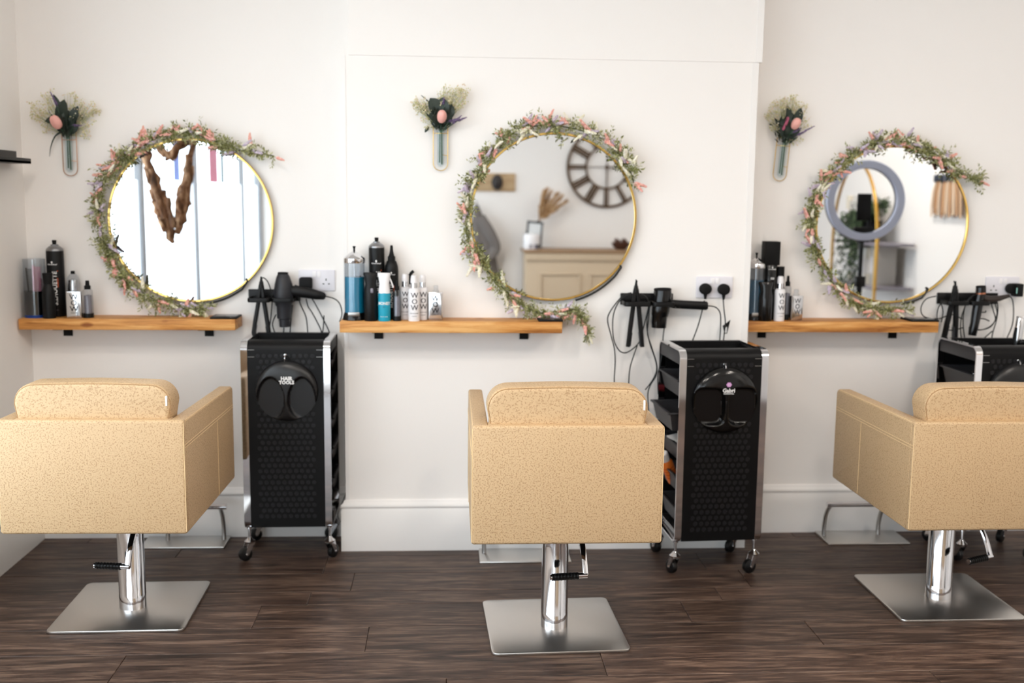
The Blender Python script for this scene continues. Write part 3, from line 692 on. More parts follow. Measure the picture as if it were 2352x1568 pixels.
wall_vase(1797, 330, 415, ALC, 0.075, 'small bouquet with peach bud and mauve petal beside the ring light mirror', 'slim glass tube in gold wire loop by the ring light mirror',
    dict(leaf=[(-2, -40, -6, -84, 10), (8, -40, 26, -82, 13), (-2, -10, -14, -54, 14), (6, -10, 14, -52, 16), (-8, -36, -30, -46, 7), (0, -20, 6, -70, 16)], bud=(14, -44, 11), spike=[(-12, -28, -4, -58, 'm'), (24, -20, 60, -44, 'l'), (12, -24, 30, -36, 'l')],
         filler=[(-24, -74, 22, 60), (2, -88, 22, 60), (28, -78, 18, 46), (-38, -58, 14, 30), (40, -50, 14, 26), (-28, -34, 12, 18), (28, -12, 12, 16), (8, -102, 10, 12)]), 23, GOLD)

# ---------------------------------------------------------------- bottles on the shelves
def base_at(px, yw, dy, z): return Vector((at(px, 732, yw-dy).x, yw-dy, z))
def sizes(px, py_top, yw, dy, z, wpx):
    """height above the shelf and radius for a thing standing there"""
    return at(px, py_top, yw-dy).z-z, wpx/2*mpp(px, 700, yw-dy)
def emblem(t, r, z, s=1.0):
    m = MB(); m.lathe([(0, 0), (0.0030*s, 0), (0.0030*s, 0.0005), (0, 0.0005)], 10, T(0, -r-0.0002, z+0.004*s) @ RX)
    m.box(-0.0012*s, 0.0018*s, -r-0.0006, -r, z-0.001*s, z+0.003*s); m.obj('emblem', PRINT, t)
    text_obj('lettering', 'Schwarzkopf', 0.0062*s, PRINT, t, T(0, 0, z-0.0035*s), bold=0.01, bend=r+0.0003)
ORANGE = mat('orange_print', (226, 96, 40), 0.5); GREYM = mat('grey_metal', (150, 150, 152), 0.35, 1.0); SILVERP = mat('silver_flask', (215, 215, 217), 0.12, 1.0)
SMOKE = mat('smoke_plastic', (128, 124, 134), 0.25)
def vtext(t, body, size, r, z, dx=0.0, m=PRINT, bold=0.02, sp=1.0):
    text_obj('lettering', body, size, m, t, T(dx, 0, z) @ Matrix.Rotation(-PI/2, 4, 'Y'), bold=bold, bend=r+0.0003, spacing=sp)
def spray_can(loc, h, r, label, tx=True, turn=0.0):
    t = thing('hairspray_can', label, 'hairspray', loc, (0, 0, turn))
    hb = h-r*1.25
    MB().lathe([(0, 0), (r*0.96, 0), (r, 0.003), (r, hb-0.004), (r*0.98, hb), (0, hb)], 32).obj('body', BLACK, t)
    MB().lathe([(r*1.0, hb-0.001), (r*1.0, hb+0.003), (r*0.92, hb+r*0.25), (r*0.62, hb+r*0.52), (r*0.45, hb+r*0.58), (r*0.45, hb+r*0.70), (r*0.36, hb+r*0.74), (0, hb+r*0.74)], 32).obj('dome', GREYM, t)
    MB().lathe([(0, hb+r*0.72), (r*0.22, hb+r*0.72), (r*0.26, hb+r*1.1), (r*0.25, hb+r*1.22), (r*0.19, hb+r*1.25), (0, hb+r*1.25)], 16).obj('nozzle', BLACKM, t)
    if tx:
        emblem(t, r, h*0.70, 1.2)
        vtext(t, 'SILHOUETTE', 0.0225, r, h*0.375, 0.009, bold=0.03, sp=1.05)
        vtext(t, 'HAIRSPRAY', 0.0075, r, h*0.45, 0.0195, ORANGE, 0.01)
        MB().sphere((0, 0, 0), (0.0022, 0.0008, 0.0022), 8, 5, T(r*math.sin(0.0195/r), -r*math.cos(0.0195/r), h*0.60)).obj('dot', ORANGE, t)
        text_obj('lettering', 'PROFESSIONNEL', 0.005, SMOKE, t, T(0, 0, h*0.09), bend=r+0.0003)
    return t
def mousse_bottle(loc, h, r, label):
    t = thing('mousse_bottle', label, 'bottle', loc)
    MB().lathe([(0, 0), (r*0.97, 0), (r, 0.003), (r, h*0.66), (r*0.94, h*0.72), (r*0.72, h*0.78), (r*0.52, h*0.80), (0, h*0.80)], 28).obj('body', BLACK, t)
    MB().lathe([(0, h*0.795), (r*0.56, h*0.795), (r*0.56, h*0.845), (r*0.40, h*0.86), (r*0.24, h*0.93), (r*0.20, h*0.985), (r*0.15, h), (0, h)], 20).obj('nozzle_cap', BLACKM, t)
    emblem(t, r, h*0.62, 0.95); vtext(t, 'SILHOUETTE', 0.0165, r, h*0.32, -0.001, bold=0.02); vtext(t, 'MOUSSE', 0.006, r, h*0.42, 0.0105, ORANGE, 0.01)
    return t
def flask(loc, w, d, h, label, m, rz=0.0, ink=INK, nozzle=True):
    """flat rectangular styling flask with rounded shoulders and WOW lettering"""
    t = thing('styling_flask', label, 'bottle', loc, (0, 0, rz))
    hb = h*(0.80 if nozzle else 1.0)
    MB().prism(rrect(-w/2, w/2, 0, hb, (0.006, 0.006, 0.004, 0.004)), -d/2, d/2, 0.003, 2).obj('body', m, t)
    if nozzle:
        MB().lathe([(0, hb-0.001), (w*0.24, hb-0.001), (w*0.24, hb+h*0.05), (w*0.17, hb+h*0.06), (w*0.17, h*0.985), (w*0.14, h), (0, h)], 18).obj('pump_cap', CLEAR, t)
    for k, ch in enumerate('WOW'): text_obj('lettering', ch, w*0.52, ink, t, T(0, -d/2-0.0002, hb*(0.78-0.22*k)), bold=0.012)
    text_obj('lettering', 'COLOR', w*0.13, ink, t, T(0, -d/2-0.0002, hb*0.20))
    return t
def white_bottle(loc, h, r, label, cap=WHITE, band=True, collar=CHROME, ink=INK, body=WHITE):
    t = thing('shampoo_bottle', label, 'bottle', loc)
    MB().lathe([(0, 0), (r*0.95, 0), (r, 0.003), (r, h*0.66), (r*0.9, h*0.705), (r*0.55, h*0.725), (0, h*0.725)], 28).obj('body', body, t)
    MB().lathe([(0, h*0.722), (r*0.56, h*0.722), (r*0.56, h*0.84), (0, h*0.84)], 24).obj('collar', collar, t)
    MB().lathe([(0, h*0.838), (r*0.60, h*0.838), (r*0.56, h*0.93), (r*0.46, h*0.995), (r*0.38, h), (0, h)], 24).obj('cap', cap, t)
    for k, ch in enumerate('WOW'): text_obj('lettering', ch, r*1.25, ink, t, T(0.003, 0, h*(0.565-0.135*k)), bold=0.012, bend=r+0.0003)
    text_obj('lettering', 'COLOR SECURITY', r*0.19, ink, t, T(0.002, 0, h*0.175), bend=r+0.0003); text_obj('lettering', 'conditioner', r*0.19, ink, t, T(0.002, 0, h*0.115), bend=r+0.0003)
    return t
def pump_bottle(loc, h, r, label, body=CLEAR, level=0.0):
    t = thing('pump_bottle', label, 'bottle', loc)
    MB().lathe([(0, 0), (r, 0), (r, h*0.12), (0, h*0.12)], 22).obj('foot', BLACK, t)
    MB().lathe([(r*0.96, h*0.115), (r*0.96, h*0.72), (r*0.8, h*0.76), (r*0.55, h*0.775)], 22).obj('body', body, t)
    MB().lathe([(0, h*0.12), (r*0.72, h*0.12), (r*0.72, h*0.6), (0, h*0.62)], 16).obj('inner_tube', SMOKE, t)
    MB().lathe([(0, h*0.765), (r*0.62, h*0.765), (r*0.62, h*0.86), (r*0.40, h*0.875), (r*0.34, h*0.99), (r*0.28, h), (0, h)], 18).obj('pump', BLACKM, t)
    return t
def spray_bottle(loc, h, r, label, m, top, trig=True, word=None, tilt=1):
    t = thing('spray_bottle', label, 'spray bottle', loc)
    MB().lathe([(0, 0), (r*0.96, 0), (r, 0.003), (r, h*0.57), (r*0.985, h*0.585), (0, h*0.585)], 28).obj('body', m, t)
    MB().loft([(0, 0, h*0.58), (0, 0, h*0.64), (0, 0, h*0.76), (0, 0, h*0.90), (-r*0.05, 0, h*0.97), (-r*0.05, 0, h*0.995)], [(r*0.97, r*0.97), (r*0.95, r*0.95), (r*0.80, r*0.82), (r*0.95, r*0.80), (r*1.06, r*0.74), (r*0.98, r*0.66)], 24, 2.4, side=(1, 0, 0)).obj('sprayer', top, t)
    if trig:
        MB().loft(smoothpath([(r*0.86*tilt, 0, h*0.90), (r*1.12*tilt, 0, h*0.82), (r*1.38*tilt, 0, h*0.74), (r*1.44*tilt, 0, h*0.69)], 4), (0.004, 0.0028), 8, 3, side=(0, 1, 0)).obj('trigger', top, t)
    if word:
        text_obj('lettering', word, r*0.64, PRINT, t, T(0, 0, h*0.37), bold=0.035, bend=r+0.0003)
        text_obj('lettering', 'MIST', r*0.2, INK, t, T(0, 0, h*0.30), bend=r+0.0003); text_obj('lettering', 'leave in spray', r*0.22, PRINT, t, T(0, 0, h*0.10), bend=r+0.0003)
    return t
def comb(loc, ln, m, label, tilt, w=0.016):
    t = thing('comb', label, 'comb', loc, tilt); b = MB()
    b.box(-w/2, -w/2+0.006, -0.0012, 0.0012, 0, ln, 0.001)
    b.obj('spine', m, t); tt = MB()
    n = 26
    for k in range(n): z = ln*0.36+ln*0.62*k/n; tt.box(-w/2+0.005, w/2, -0.0008, 0.0008, z, z+ln*0.62/n*0.55)
    tt.obj('teeth', m, t); return t
def jar(loc, h, r, label, liquid, level, lid=True, foot=BLACKG, flare=1.15):
    t = thing('disinfectant_jar', label, 'jar', loc)
    f = h*(0.10 if lid else 0.045)
    MB().lathe([(0, 0), (r*flare, 0), (r*flare, 0.004), (r*(flare-0.04), f*0.45), (r*0.99, f), (0, f)], 36).obj('foot', foot, t)
    if lid: MB().box(-r*0.55, r*0.55, -r*1.085, -r*0.97, f*0.62, f*1.15, 0.002).obj('foot_plate', SATIN, t)
    MB().lathe([(r*0.97, f), (r*0.97, h*0.78 if lid else h), (r*0.93, h*0.78 if lid else h), (r*0.93, f)], 36, closed=True).obj('glass_cylinder', CLEAR, t)
    MB().lathe([(0, f), (r*0.925, f), (r*0.925, level), (0, level)], 36).obj('liquid', liquid, t)
    if lid:
        MB().lathe([(0, h*0.775), (r*1.0, h*0.775), (r*1.02, h*0.785), (r*1.02, h*0.835), (r*0.97, h*0.845), (r*0.45, h*0.905), (r*0.16, h*0.93), (0, h*0.93)], 36).obj('lid', CHROME, t)
        MB().lathe([(0, h*0.925), (r*0.10, h*0.925), (r*0.09, h*0.96), (r*0.15, h*0.995), (r*0.14, h), (0, h)], 16).obj('knob', BLACKM, t)
        MB().cyl((0.002, -r*0.2, level-0.01), (0.002, -r*0.2, h*0.78), 0.0014, n=8).obj('lift_rod', CHROME, t)
    return t
PINKP = mat('pink_plastic', (226, 150, 172), 0.4); DKRED = mat('plum_plastic', (84, 40, 56), 0.4); BLUEF = mat('blue_foot', (22, 62, 140), 0.35)
# shelf nearest the window
def put(px, top, yw, dy, z, w): h, r = sizes(px, top, yw, dy, z, w); return base_at(px, yw, dy, z), h, r
b, h, r = put(84, 594, ALC, 0.082, SZ, 52)
jar(b, h, r*0.97, 'open clear jar of combs with dark liquid on a blue foot', NAVY, h*0.45, False, BLUEF, 1.0)
comb((b.x-0.008, b.y-0.006, SZ+0.012), h*0.80, BLACK, 'black comb in the dark jar near the window', (0, -0.06, 0.1), 0.024)
comb((b.x+0.010, b.y-0.012, SZ+0.012), h*0.84, PINKP, 'pink comb standing in the dark jar near the window', (0, 0.02, -0.1), 0.034)
comb((b.x+0.014, b.y+0.006, SZ+0.012), h*0.62, DKRED, 'plum coloured comb in the dark jar near the window', (0, 0.10, 0.2), 0.022)
b, h, r = put(133, 551, ALC, 0.045, SZ, 38); spray_can(b, h, r, 'tall black hairspray can beside the dark comb jar', turn=-0.05)
b, h, r = put(114, 627, ALC, 0.118, SZ, 29)
t = thing('styling_bottle', 'small matt black bottle in front of the dark comb jar', 'bottle', b)
MB().lathe([(0, 0), (r*0.98, 0), (r, 0.004), (r, h*0.52), (r*0.9, h*0.62), (r*0.70, h*0.72), (r*0.66, h*0.755), (0, h*0.755)], 24).obj('body', BLACK, t)
MB().lathe([(0, h*0.75), (r*0.64, h*0.75), (r*0.80, h*0.985), (r*0.76, h), (0, h)], 24).obj('cap', BLACKM, t)
b, h, r = put(172, 622, ALC, 0.040, SZ, 29)
t = thing('mousse_bottle', 'clear rounded bottle with small black cap behind the chrome flask near the window', 'bottle', b)
MB().lathe([(r*0.6, 0), (r, 0.006), (r, h*0.72), (r*0.85, h*0.86), (r*0.5, h*0.93), (r*0.3, h*0.945)], 24).obj('body', CLEAR, t)
MB().lathe([(0, 0.004), (r*0.86, 0.008), (r*0.86, h*0.6), (r*0.7, h*0.8), (0, h*0.84)], 20).obj('contents', SILVERP, t)
MB().lathe([(0, h*0.935), (r*0.34, h*0.935), (r*0.30, h), (0, h)], 14).obj('cap', BLACKM, t)
b, h, r = put(173, 668, ALC, 0.110, SZ, 33); flask(b, 2*r, 0.026, h, 'shiny silver flask at the front of the window side shelf', SILVERP, 0.1, BLACK, False)
b, h, r = put(204, 644, ALC, 0.095, SZ, 23); pump_bottle(b, h, r, 'small clear pump bottle with black foot, last on the window side shelf')
# shelf on the chimney breast
b, h, r = put(815, 565, 0, 0.082, SZM, 48); jar(b, h, r, 'tall chrome lidded jar of bright blue disinfectant', BLUE, h*0.585)
comb((b.x+0.012, b.y-0.012, SZM+0.03), h*0.50, SILVERP, 'steel comb standing in the bright blue jar', (0, 0.10, 0.3), 0.012)
b, h, r = put(866, 545, 0, 0.040, SZM, 36); spray_can(b, h, r, 'tallest black hairspray can behind the teal spray bottle')
b, h, r = put(900, 563, 0, 0.045, SZM, 31); mousse_bottle(b, h, r, 'black mousse bottle with tapered nozzle behind the teal spray bottle')
b, h, r = put(852, 625, 0, 0.116, SZM, 31)
t = spray_bottle(b, h, r, 'black refillable spray bottle between the blue jar and teal bottle', BLACK, BLACK, True, None, 1)
MB().box(0.000, 0.011, -r*1.0, -r*0.72, h*0.58, h*0.68, 0.003).obj('side_button', SMOKE, t)
b, h, r = put(883, 626, 0, 0.122, SZM, 28); spray_bottle(b, h, r, 'teal spray bottle with white sprayer top', TEAL, WHITE, True, 'MONEY')
b, h, r = put(912, 644, 0, 0.118, SZM, 18); pump_bottle(b, h, r, 'small smoky pump bottle with black cap right of the teal bottle')
b, h, r = put(930, 629, 0, 0.070, SZM, 24); white_bottle(b, h, r, 'white shampoo bottle behind the smoky pump bottle')
b, h, r = put(943, 622, 0, 0.030, SZM, 20)
t = thing('pump_bottle', 'white pump bottle with black spout, rear of the white bottles', 'bottle', b)
MB().lathe([(0, 0), (r, 0), (r, h*0.66), (r*0.5, h*0.72), (0, h*0.72)], 22).obj('body', WHITE, t)
m_ = MB(); m_.cyl((0, 0, h*0.71), (0, 0, h*0.93), r*0.36); m_.loft([(-0.004, 0, h*0.90), (0.004, 0, h*0.96), (0.012, 0, h)], (0.006, 0.006), 10); m_.obj('spout', BLACKM, t)
b, h, r = put(951, 632, 0, 0.118, SZM, 27); white_bottle(b, h, r, 'frontmost white shampoo bottle on the chimney breast shelf')
b, h, r = put(971, 631, 0, 0.072, SZM, 26); white_bottle(b, h, r, 'white shampoo bottle between the frontmost bottle and silver flask')
b, h, r = put(1001, 655, 0, 0.085, SZM, 32); flask(b, 2*r, 0.026, h, 'silver flask with clear pump cap, last on the chimney breast shelf', SILVERP, -0.12, BLACK)
# shelf right of the breast
b, h, r = put(1732, 580, ALC, 0.075, SZ, 42); b.x = max(b.x, BX1+r*1.2+0.004); jar(b, h, r, 'dark blue disinfectant jar half hidden by the chimney breast', mat('deep_blue_liquid', (10, 86, 118), 0.12, coat=0.3), h*0.6)
b, h, r = put(1764, 554, ALC, 0.052, SZ, 33)
t = thing('hairspray_can', 'tall black square capped can on the right hand shelf', 'hairspray', b)
MB().lathe([(0, 0), (r*0.96, 0), (r, 0.003), (r, h*0.70), (r*0.97, h*0.705), (0, h*0.705)], 28).obj('body', BLACKG, t)
MB().prism(rrect(-r*1.03, r*1.03, h*0.70, h, 0.002, 2), -r, r, 0.002, 2).obj('cap', BLACKM, t)
emblem(t, r*1.01, h*0.66, 1.0); text_obj('lettering', 'E', 0.018, PRINT, t, T(0.003, 0, h*0.53) @ Matrix.Rotation(-PI/2, 4, 'Y'), bold=0.03, bend=r+0.0003)
b, h, r = put(1756, 646, ALC, 0.112, SZ, 34); spray_bottle(b, h, r*0.95, 'gloss black spray bottle in front of the square capped can', BLACKG, BLACKG, False)
b, h, r = put(1788, 612, ALC, 0.050, SZ, 18)
t = thing('styling_bottle', 'slim black capped bottle behind the single white bottle', 'bottle', b)
MB().lathe([(0, 0), (r, 0), (r, h*0.80), (0, h*0.80)], 20).obj('body', SMOKE, t); MB().lathe([(0, h*0.79), (r*0.95, h*0.79), (r*0.95, h), (0, h)], 20).obj('cap', BLACKM, t)
b, h, r = put(1789, 634, ALC, 0.112, SZ, 24); white_bottle(b, h, r, 'single white mousse bottle on the right hand shelf')
b, h, r = put(1806, 633, ALC, 0.072, SZ, 17); pump_bottle(b, h, r, 'clear pump bottle behind the rightmost silver flask')
b, h, r = put(1826, 664, ALC, 0.095, SZ, 31); flask(b, 2*r, 0.026, h, 'rightmost silver flask, standing beside the single white bottle', SILVERP, 0.3, INK)

# ---------------------------------------------------------------- sockets
def socket(px, py, yw, label):
    c = at(px, py, yw)
    t = thing('wall_socket', label, 'socket', (c.x, yw, c.z))
    MB().prism(rrect(-0.073, 0.073, -0.043, 0.043, 0.006), -0.0095, 0, 0.003, 2).obj('plate', SOCK, t)
    for s in (-1, 1):
        MB().box(s*0.0095-0.0075, s*0.0095+0.0075, -0.0125, -0.009, 0.012, 0.036, 0.001, M=None).obj('switch', WHITE, t)
        h = MB(); h.box(s*0.038-0.002, s*0.038+0.002, -0.0099, -0.009, -0.002, 0.007)
        for q in (-1, 1): h.box(s*0.038+q*0.011-0.0035, s*0.038+q*0.011+0.0035, -0.0099, -0.009, -0.0165, -0.0125)
        h.obj('pin_holes', BLACKM, t)
    return t, c
sL, cL = socket(728, 643, ALC, 'white double wall socket with one square plug above the first trolley')
sM, cM = socket(1640, 659, 0, 'white double wall socket holding two round black plugs')
sR, cR = socket(2300, 658, ALC, 'white double wall socket at the right edge beside the ring light mirror')

# ---------------------------------------------------------------- tool holders, dryers, straighteners and their cords
def pts(lst, y):
    """cord points given as pixels, lying at depth y (or each with its own)"""
    return [at(p[0], p[1], p[2] if len(p) > 2 else y) for p in lst]
def cord(lst, y, parent, org, r=0.0024, name='power_cord', k=6):
    P = [p-org for p in smoothpath(pts(lst, y), k)]
    return MB().tube(P, r, 7).obj(name, CORD, parent)
def holder(px0, px1, py0, py1, yw, label, loops):
    a = at(px0, py1, yw); b = at(px1, py0, yw); o = Vector(((a.x+b.x)/2, yw, (a.z+b.z)/2))
    t = thing('tool_holder', label, 'tool holder', o)
    w, h = (b.x-a.x)/2, (b.z-a.z)/2
    MB().box(-w, w, -0.012, 0, -h, h, 0.003).obj('back_plate', BLACK, t)
    for (l0, l1, rr) in loops:
        x0 = at(l0, py1, yw-0.05).x-o.x; x1 = at(l1, py1, yw-0.05).x-o.x
        out = [(x, z) for x, z in rrect(x0, x1, -0.095, -0.012, 0.012)]
        ring = [Vector((x, z, -h*0.55)) for x, z in out]
        MB().loft(ring, (0.009, 0.0035), 8, 3, side=(0, 0, 1), closed=True).obj('holding_loop', BLACK, t)
    return t
holder(572, 690, 664, 690, ALC, 'black wall rack holding the dryer above the first trolley', [(574, 622, 0), (630, 676, 0)])
holder(1424, 1545, 673, 699, 0, 'black wall rack on the chimney breast holding the glossy dryer', [(1432, 1490, 0), (1497, 1543, 0)])
holder(2150, 2290, 672, 697, ALC, 'black wall rack at the right holding the copper banded dryer', [(2168, 2215, 0), (2222, 2262, 0)])

def dryer(name, label, yw, dy, barrel, handle, cords, m, hm, top_cap=None, loops=None, plug=None, ring=None, dots=None):
    """barrel and handle: lists of (px, py, half width px) lofted at depth yw-dy"""
    y = yw-dy; s = mpp(barrel[0][0], barrel[0][1], y)
    o = at(barrel[0][0], barrel[0][1], y); t = thing(name, label, 'hair dryer', o)
    P = [at(a, b, y)-o for a, b, c in barrel]; S = [(c*s, c*s) for a, b, c in barrel]
    MB().loft(P, S, 24, side=(0, 1, 0)).obj('barrel', m, t)
    d0 = (P[0]-P[1]).normalized()
    g = MB(); q = Vector((0, 0, 1)).rotation_difference(d0).to_matrix().to_4x4()
    r0 = S[0][0]
    g.lathe([(r0*0.80, 0.0), (r0*1.0, 0.0), (r0*1.02, 0.004), (r0*0.95, 0.007), (r0*0.82, 0.006)], 24, T(*P[0]) @ q, closed=True)
    for k in range(5): g.lathe([(r0*(0.12+0.14*k), 0.001), (r0*(0.18+0.14*k), 0.001), (r0*(0.18+0.14*k), 0.003), (r0*(0.12+0.14*k), 0.003)], 20, T(*P[0]) @ q, closed=True)
    g.obj('intake_grille', BLACKM, t)
    if ring:
        a = at(ring[0], ring[1], y)-o; MB().lathe([(ring[2]*s, -0.003), (ring[2]*s*1.04, -0.003), (ring[2]*s*1.04, 0.003), (ring[2]*s, 0.003)], 28, T(*a) @ q, closed=True).obj('copper_band', mat('copper', (200, 130, 100), 0.25, 1.0), t)
    H = [at(a, b, y)-o for a, b, c in handle]; HS = [(c*s, c*s*0.8) for a, b, c in handle]
    MB().loft(H, HS, 16, 2.3).obj('handle', hm, t)
    for (dx, dyy) in dots or []:
        a = at(dx, dyy, y)-o; MB().lathe([(0, 0.0), (0.0028, 0.0), (0.0024, 0.0016), (0, 0.0018)], 10, T(a.x, a.y-0.0095, a.z) @ RX).obj('button', SATIN, t)
    for c in cords: cord(c, y, t, o)
    for (lp, cl, rr) in loops or []:
        pass
    if plug: plug(t, o)
    return t, o
def plug_square(px, py, yw):
    def f(t, o):
        c = at(px, py, yw-0.02)-o; c.y = yw-0.0095-o.y
        MB().prism(rrect(-0.0255, 0.0255, -0.0245, 0.0245, 0.009), -0.034, 0, 0.005, 3, M=T(*c)).obj('plug', BLACKM, t)
    return f
def plug_round(px, py, yw):
    def f(t, o):
        c = at(px, py, yw-0.012)-o; c.y = yw-0.0095-o.y
        m = MB(); out = [(0.0245*math.cos(2*PI*k/24)*(1.0), 0.0225*math.sin(2*PI*k/24)) for k in range(24)]
        m.prism(out, -0.024, 0, 0.006, 3, M=T(*c)); m.loft([c+Vector((0, -0.014, -0.018)), c+Vector((0, -0.014, -0.040))], [(0.008, 0.007), (0.0045, 0.0045)], 10)
        m.obj('plug', BLACKM, t)
    return f
# first station
dryer('hair_dryer', 'matt black dryer hanging nozzle down above the first trolley', ALC, 0.055,
    [(650, 629, 12), (650, 636, 15.5), (651, 652, 20), (651, 672, 22.5), (652, 692, 21.5), (652, 700, 19), (653, 703, 18), (653, 730, 16.5), (653.5, 732, 13), (654, 750, 12)],
    [(664, 668, 12), (684, 669, 13), (705, 672, 13), (728, 677, 11), (744, 680, 8.5), (748, 681, 5)],
    [[(746, 680), (766, 685), (778, 694), (784, 708), (785, 724), (780, 738, ALC-0.02)], [(677, 655), (692, 661), (714, 682), (732, 712), (745, 738), (756, 762), (755, 776), (742, 783)], [(680, 662), (690, 698), (702, 725), (706, 752), (708, 784)], [(703, 686), (708, 704), (716, 716), (728, 738), (738, 760), (742, 783)], [(744, 724), (743, 748), (738, 783)]],
    mat('dryer_matt', (34, 35, 40), 0.45), BLACK, plug=plug_square(703, 650, ALC))
def wire_coil(parent, o, y, cx, cy, rx, n=3):
    for k in range(n):
        P = [at(cx+rx*math.cos(2*PI*j/24), cy+k*14+4*math.sin(2*PI*j/24)*0+2*math.cos(2*PI*j/24), y-0.0+0.034*math.sin(2*PI*j/24))-o for j in range(24)]
        MB().tube(P, 0.0018, 6, closed=True).obj('coil_ring', BLACKM, parent)
def straightener(label, yw, dy, hinge, a0, a1, b0, b1, wpx, cords, cat='hair straightener', hubw=6, spread=0.0):
    y = yw-dy; o = at(hinge[0], hinge[1], y); t = thing('hair_straightener', label, cat, o); s = mpp(hinge[0], hinge[1], y)
    for (p, q, sg) in ((a0, a1, -1), (b0, b1, 1)):
        P = [o+(at(hinge[0]+sg*2, hinge[1]+8, y)-o), at(*p, y), at(*((p[0]+q[0])/2, (p[1]+q[1])/2), y), at(*((p[0]*0.4+q[0]*0.6), (p[1]*0.4+q[1]*0.6)), y), at(*q, y)]
        P = [x-o for x in P]
        w = wpx*s/2
        MB().loft(P, [(w*0.75, 0.008), (w*0.95, 0.011), (w, 0.012), (w*0.95, 0.013), (w*0.85, 0.012)], 12, 3, side=(1, 0, 0)).obj('arm', mat('iron_black', (30, 30, 32), 0.4) if False else BLACK, t)
        c0, c1 = (P[3]-P[4])*0.9+P[4], P[4]*0.94+P[3]*0.06
        off = Vector((-sg*w*0.8, 0, 0)); MB().loft([c0+off, c1+off], (0.003, 0.010), 8, 4, side=(1, 0, 0)).obj('heat_plate', GREY, t)
    MB().loft([Vector((0, 0, 0.0)), Vector((0, 0, -14*s))], [(hubw*s*0.7, 0.010), (hubw*s, 0.013)], 14, 3, side=(1, 0, 0)).obj('hinge', BLACK, t)
    MB().loft([Vector((0, 0, 0.012*1.6)), Vector((0, 0, -0.002))], [(0.003, 0.003), (0.0062, 0.0062)], 10).obj('cord_guard', BLACKM, t)
    for c in cords: cord(c, y, t, o)
    return t, o
straightener('open black straightener hanging in the first wall rack', ALC, 0.055, (600, 646), (594, 690), (580, 778), (606, 690), (621, 782), 10,
    [[(600, 640), (606, 638), (615, 647), (622, 666), (625, 690), (622, 730), (619, 760), (630, 784)], [(634, 722), (626, 742), (630, 760), (640, 784)], [(672, 700), (668, 738), (665, 784)], [(652, 752), (650, 784)], [(657, 784), (662, 770), (680, 766), (694, 772), (700, 784)]])
# second station
dryer('hair_dryer', 'glossy black dryer with straight handle on the chimney breast', 0, 0.055,
    [(1522, 666, 20), (1522, 676, 21), (1520, 690, 21), (1517, 712, 20.5), (1515, 724, 19.5), (1514.5, 726, 18), (1513.5, 740, 18), (1513, 752, 17)],
    [(1538, 697, 9), (1548, 698, 10), (1580, 700, 10), (1610, 701.5, 10), (1622, 702, 10), (1625, 702, 8)],
    [[(1624, 702), (1640, 704), (1650, 711), (1655, 724), (1655, 750), (1652, 797, -0.06)], [(1535, 716), (1527, 745), (1523, 775), (1522, 805), (1516, 838), (1511, 862), (1512, 905)], [(1493, 700), (1487, 725), (1486, 755), (1493, 790), (1505, 825), (1508, 850), (1498, 874), (1482, 895)]],
    BLACKG, BLACK, dots=[(1550.5, 704), (1560, 704), (1571.5, 704)], plug=plug_round(1619, 663, 0))
straightener('open black straightener hanging on the chimney breast rack', 0, 0.055, (1461, 656), (1454, 705), (1442, 796), (1467, 705), (1475, 796), 11,
    [[(1461, 650), (1463, 646), (1460, 642)], [(1450, 672), (1432, 678), (1412, 700), (1398, 722), (1396, 740), (1404, 772), (1411, 800), (1413, 830), (1411, 868), (1411, 900)],
     [(1446, 673), (1424, 690), (1411, 715), (1407, 745), (1410, 780), (1421, 803), (1435, 810), (1452, 802), (1468, 785), (1477, 755), (1486, 720), (1490, 696), (1484, 682), (1474, 676)],
     [(1464, 792), (1456, 815), (1447, 845), (1444, 880), (1444, 900)], [(1493, 690), (1490, 730), (1487, 765), (1496, 795), (1508, 835), (1507, 862), (1494, 884), (1488, 905), (1490, 945)], [(1618, 690, -0.02), (1612, 716, -0.03), (1602, 752, -0.05), (1585, 796, -0.08)]])
def loose_plug():
    t = thing('power_lead', 'black power lead with a round plug and hanging paper tag', 'cable', at(1660, 665, -0.02))
    o = Vector(t.location); plug_round(1661, 664, 0)(t, o)
    cord([(1661, 684, -0.022), (1663, 712, -0.022), (1666, 740, -0.03), (1663, 770, -0.05), (1660, 798, -0.08)], 0, t, o)
    a = [at(x, y, -0.034)-o for x, y in ((1660, 748), (1678, 734), (1670, 766), (1664, 766))]
    MB().add(a+[p+Vector((0, 0.0008, 0)) for p in a], [(0, 1, 2, 3), (7, 6, 5, 4), (0, 4, 5, 1), (1, 5, 6, 2), (2, 6, 7, 3), (3, 7, 4, 0)]).obj('paper_tag', BLACKM, t, smooth=0)
    b = [at(x, y, -0.0355)-o for x, y in ((1664, 754), (1670, 750), (1669, 764), (1665, 764))]
    MB().add(b+[p+Vector((0, 0.0006, 0)) for p in b], [(0, 1, 2, 3), (7, 6, 5, 4), (0, 4, 5, 1), (1, 5, 6, 2), (2, 6, 7, 3), (3, 7, 4, 0)]).obj('tag_label', PRINT, t, smooth=0)
loose_plug()
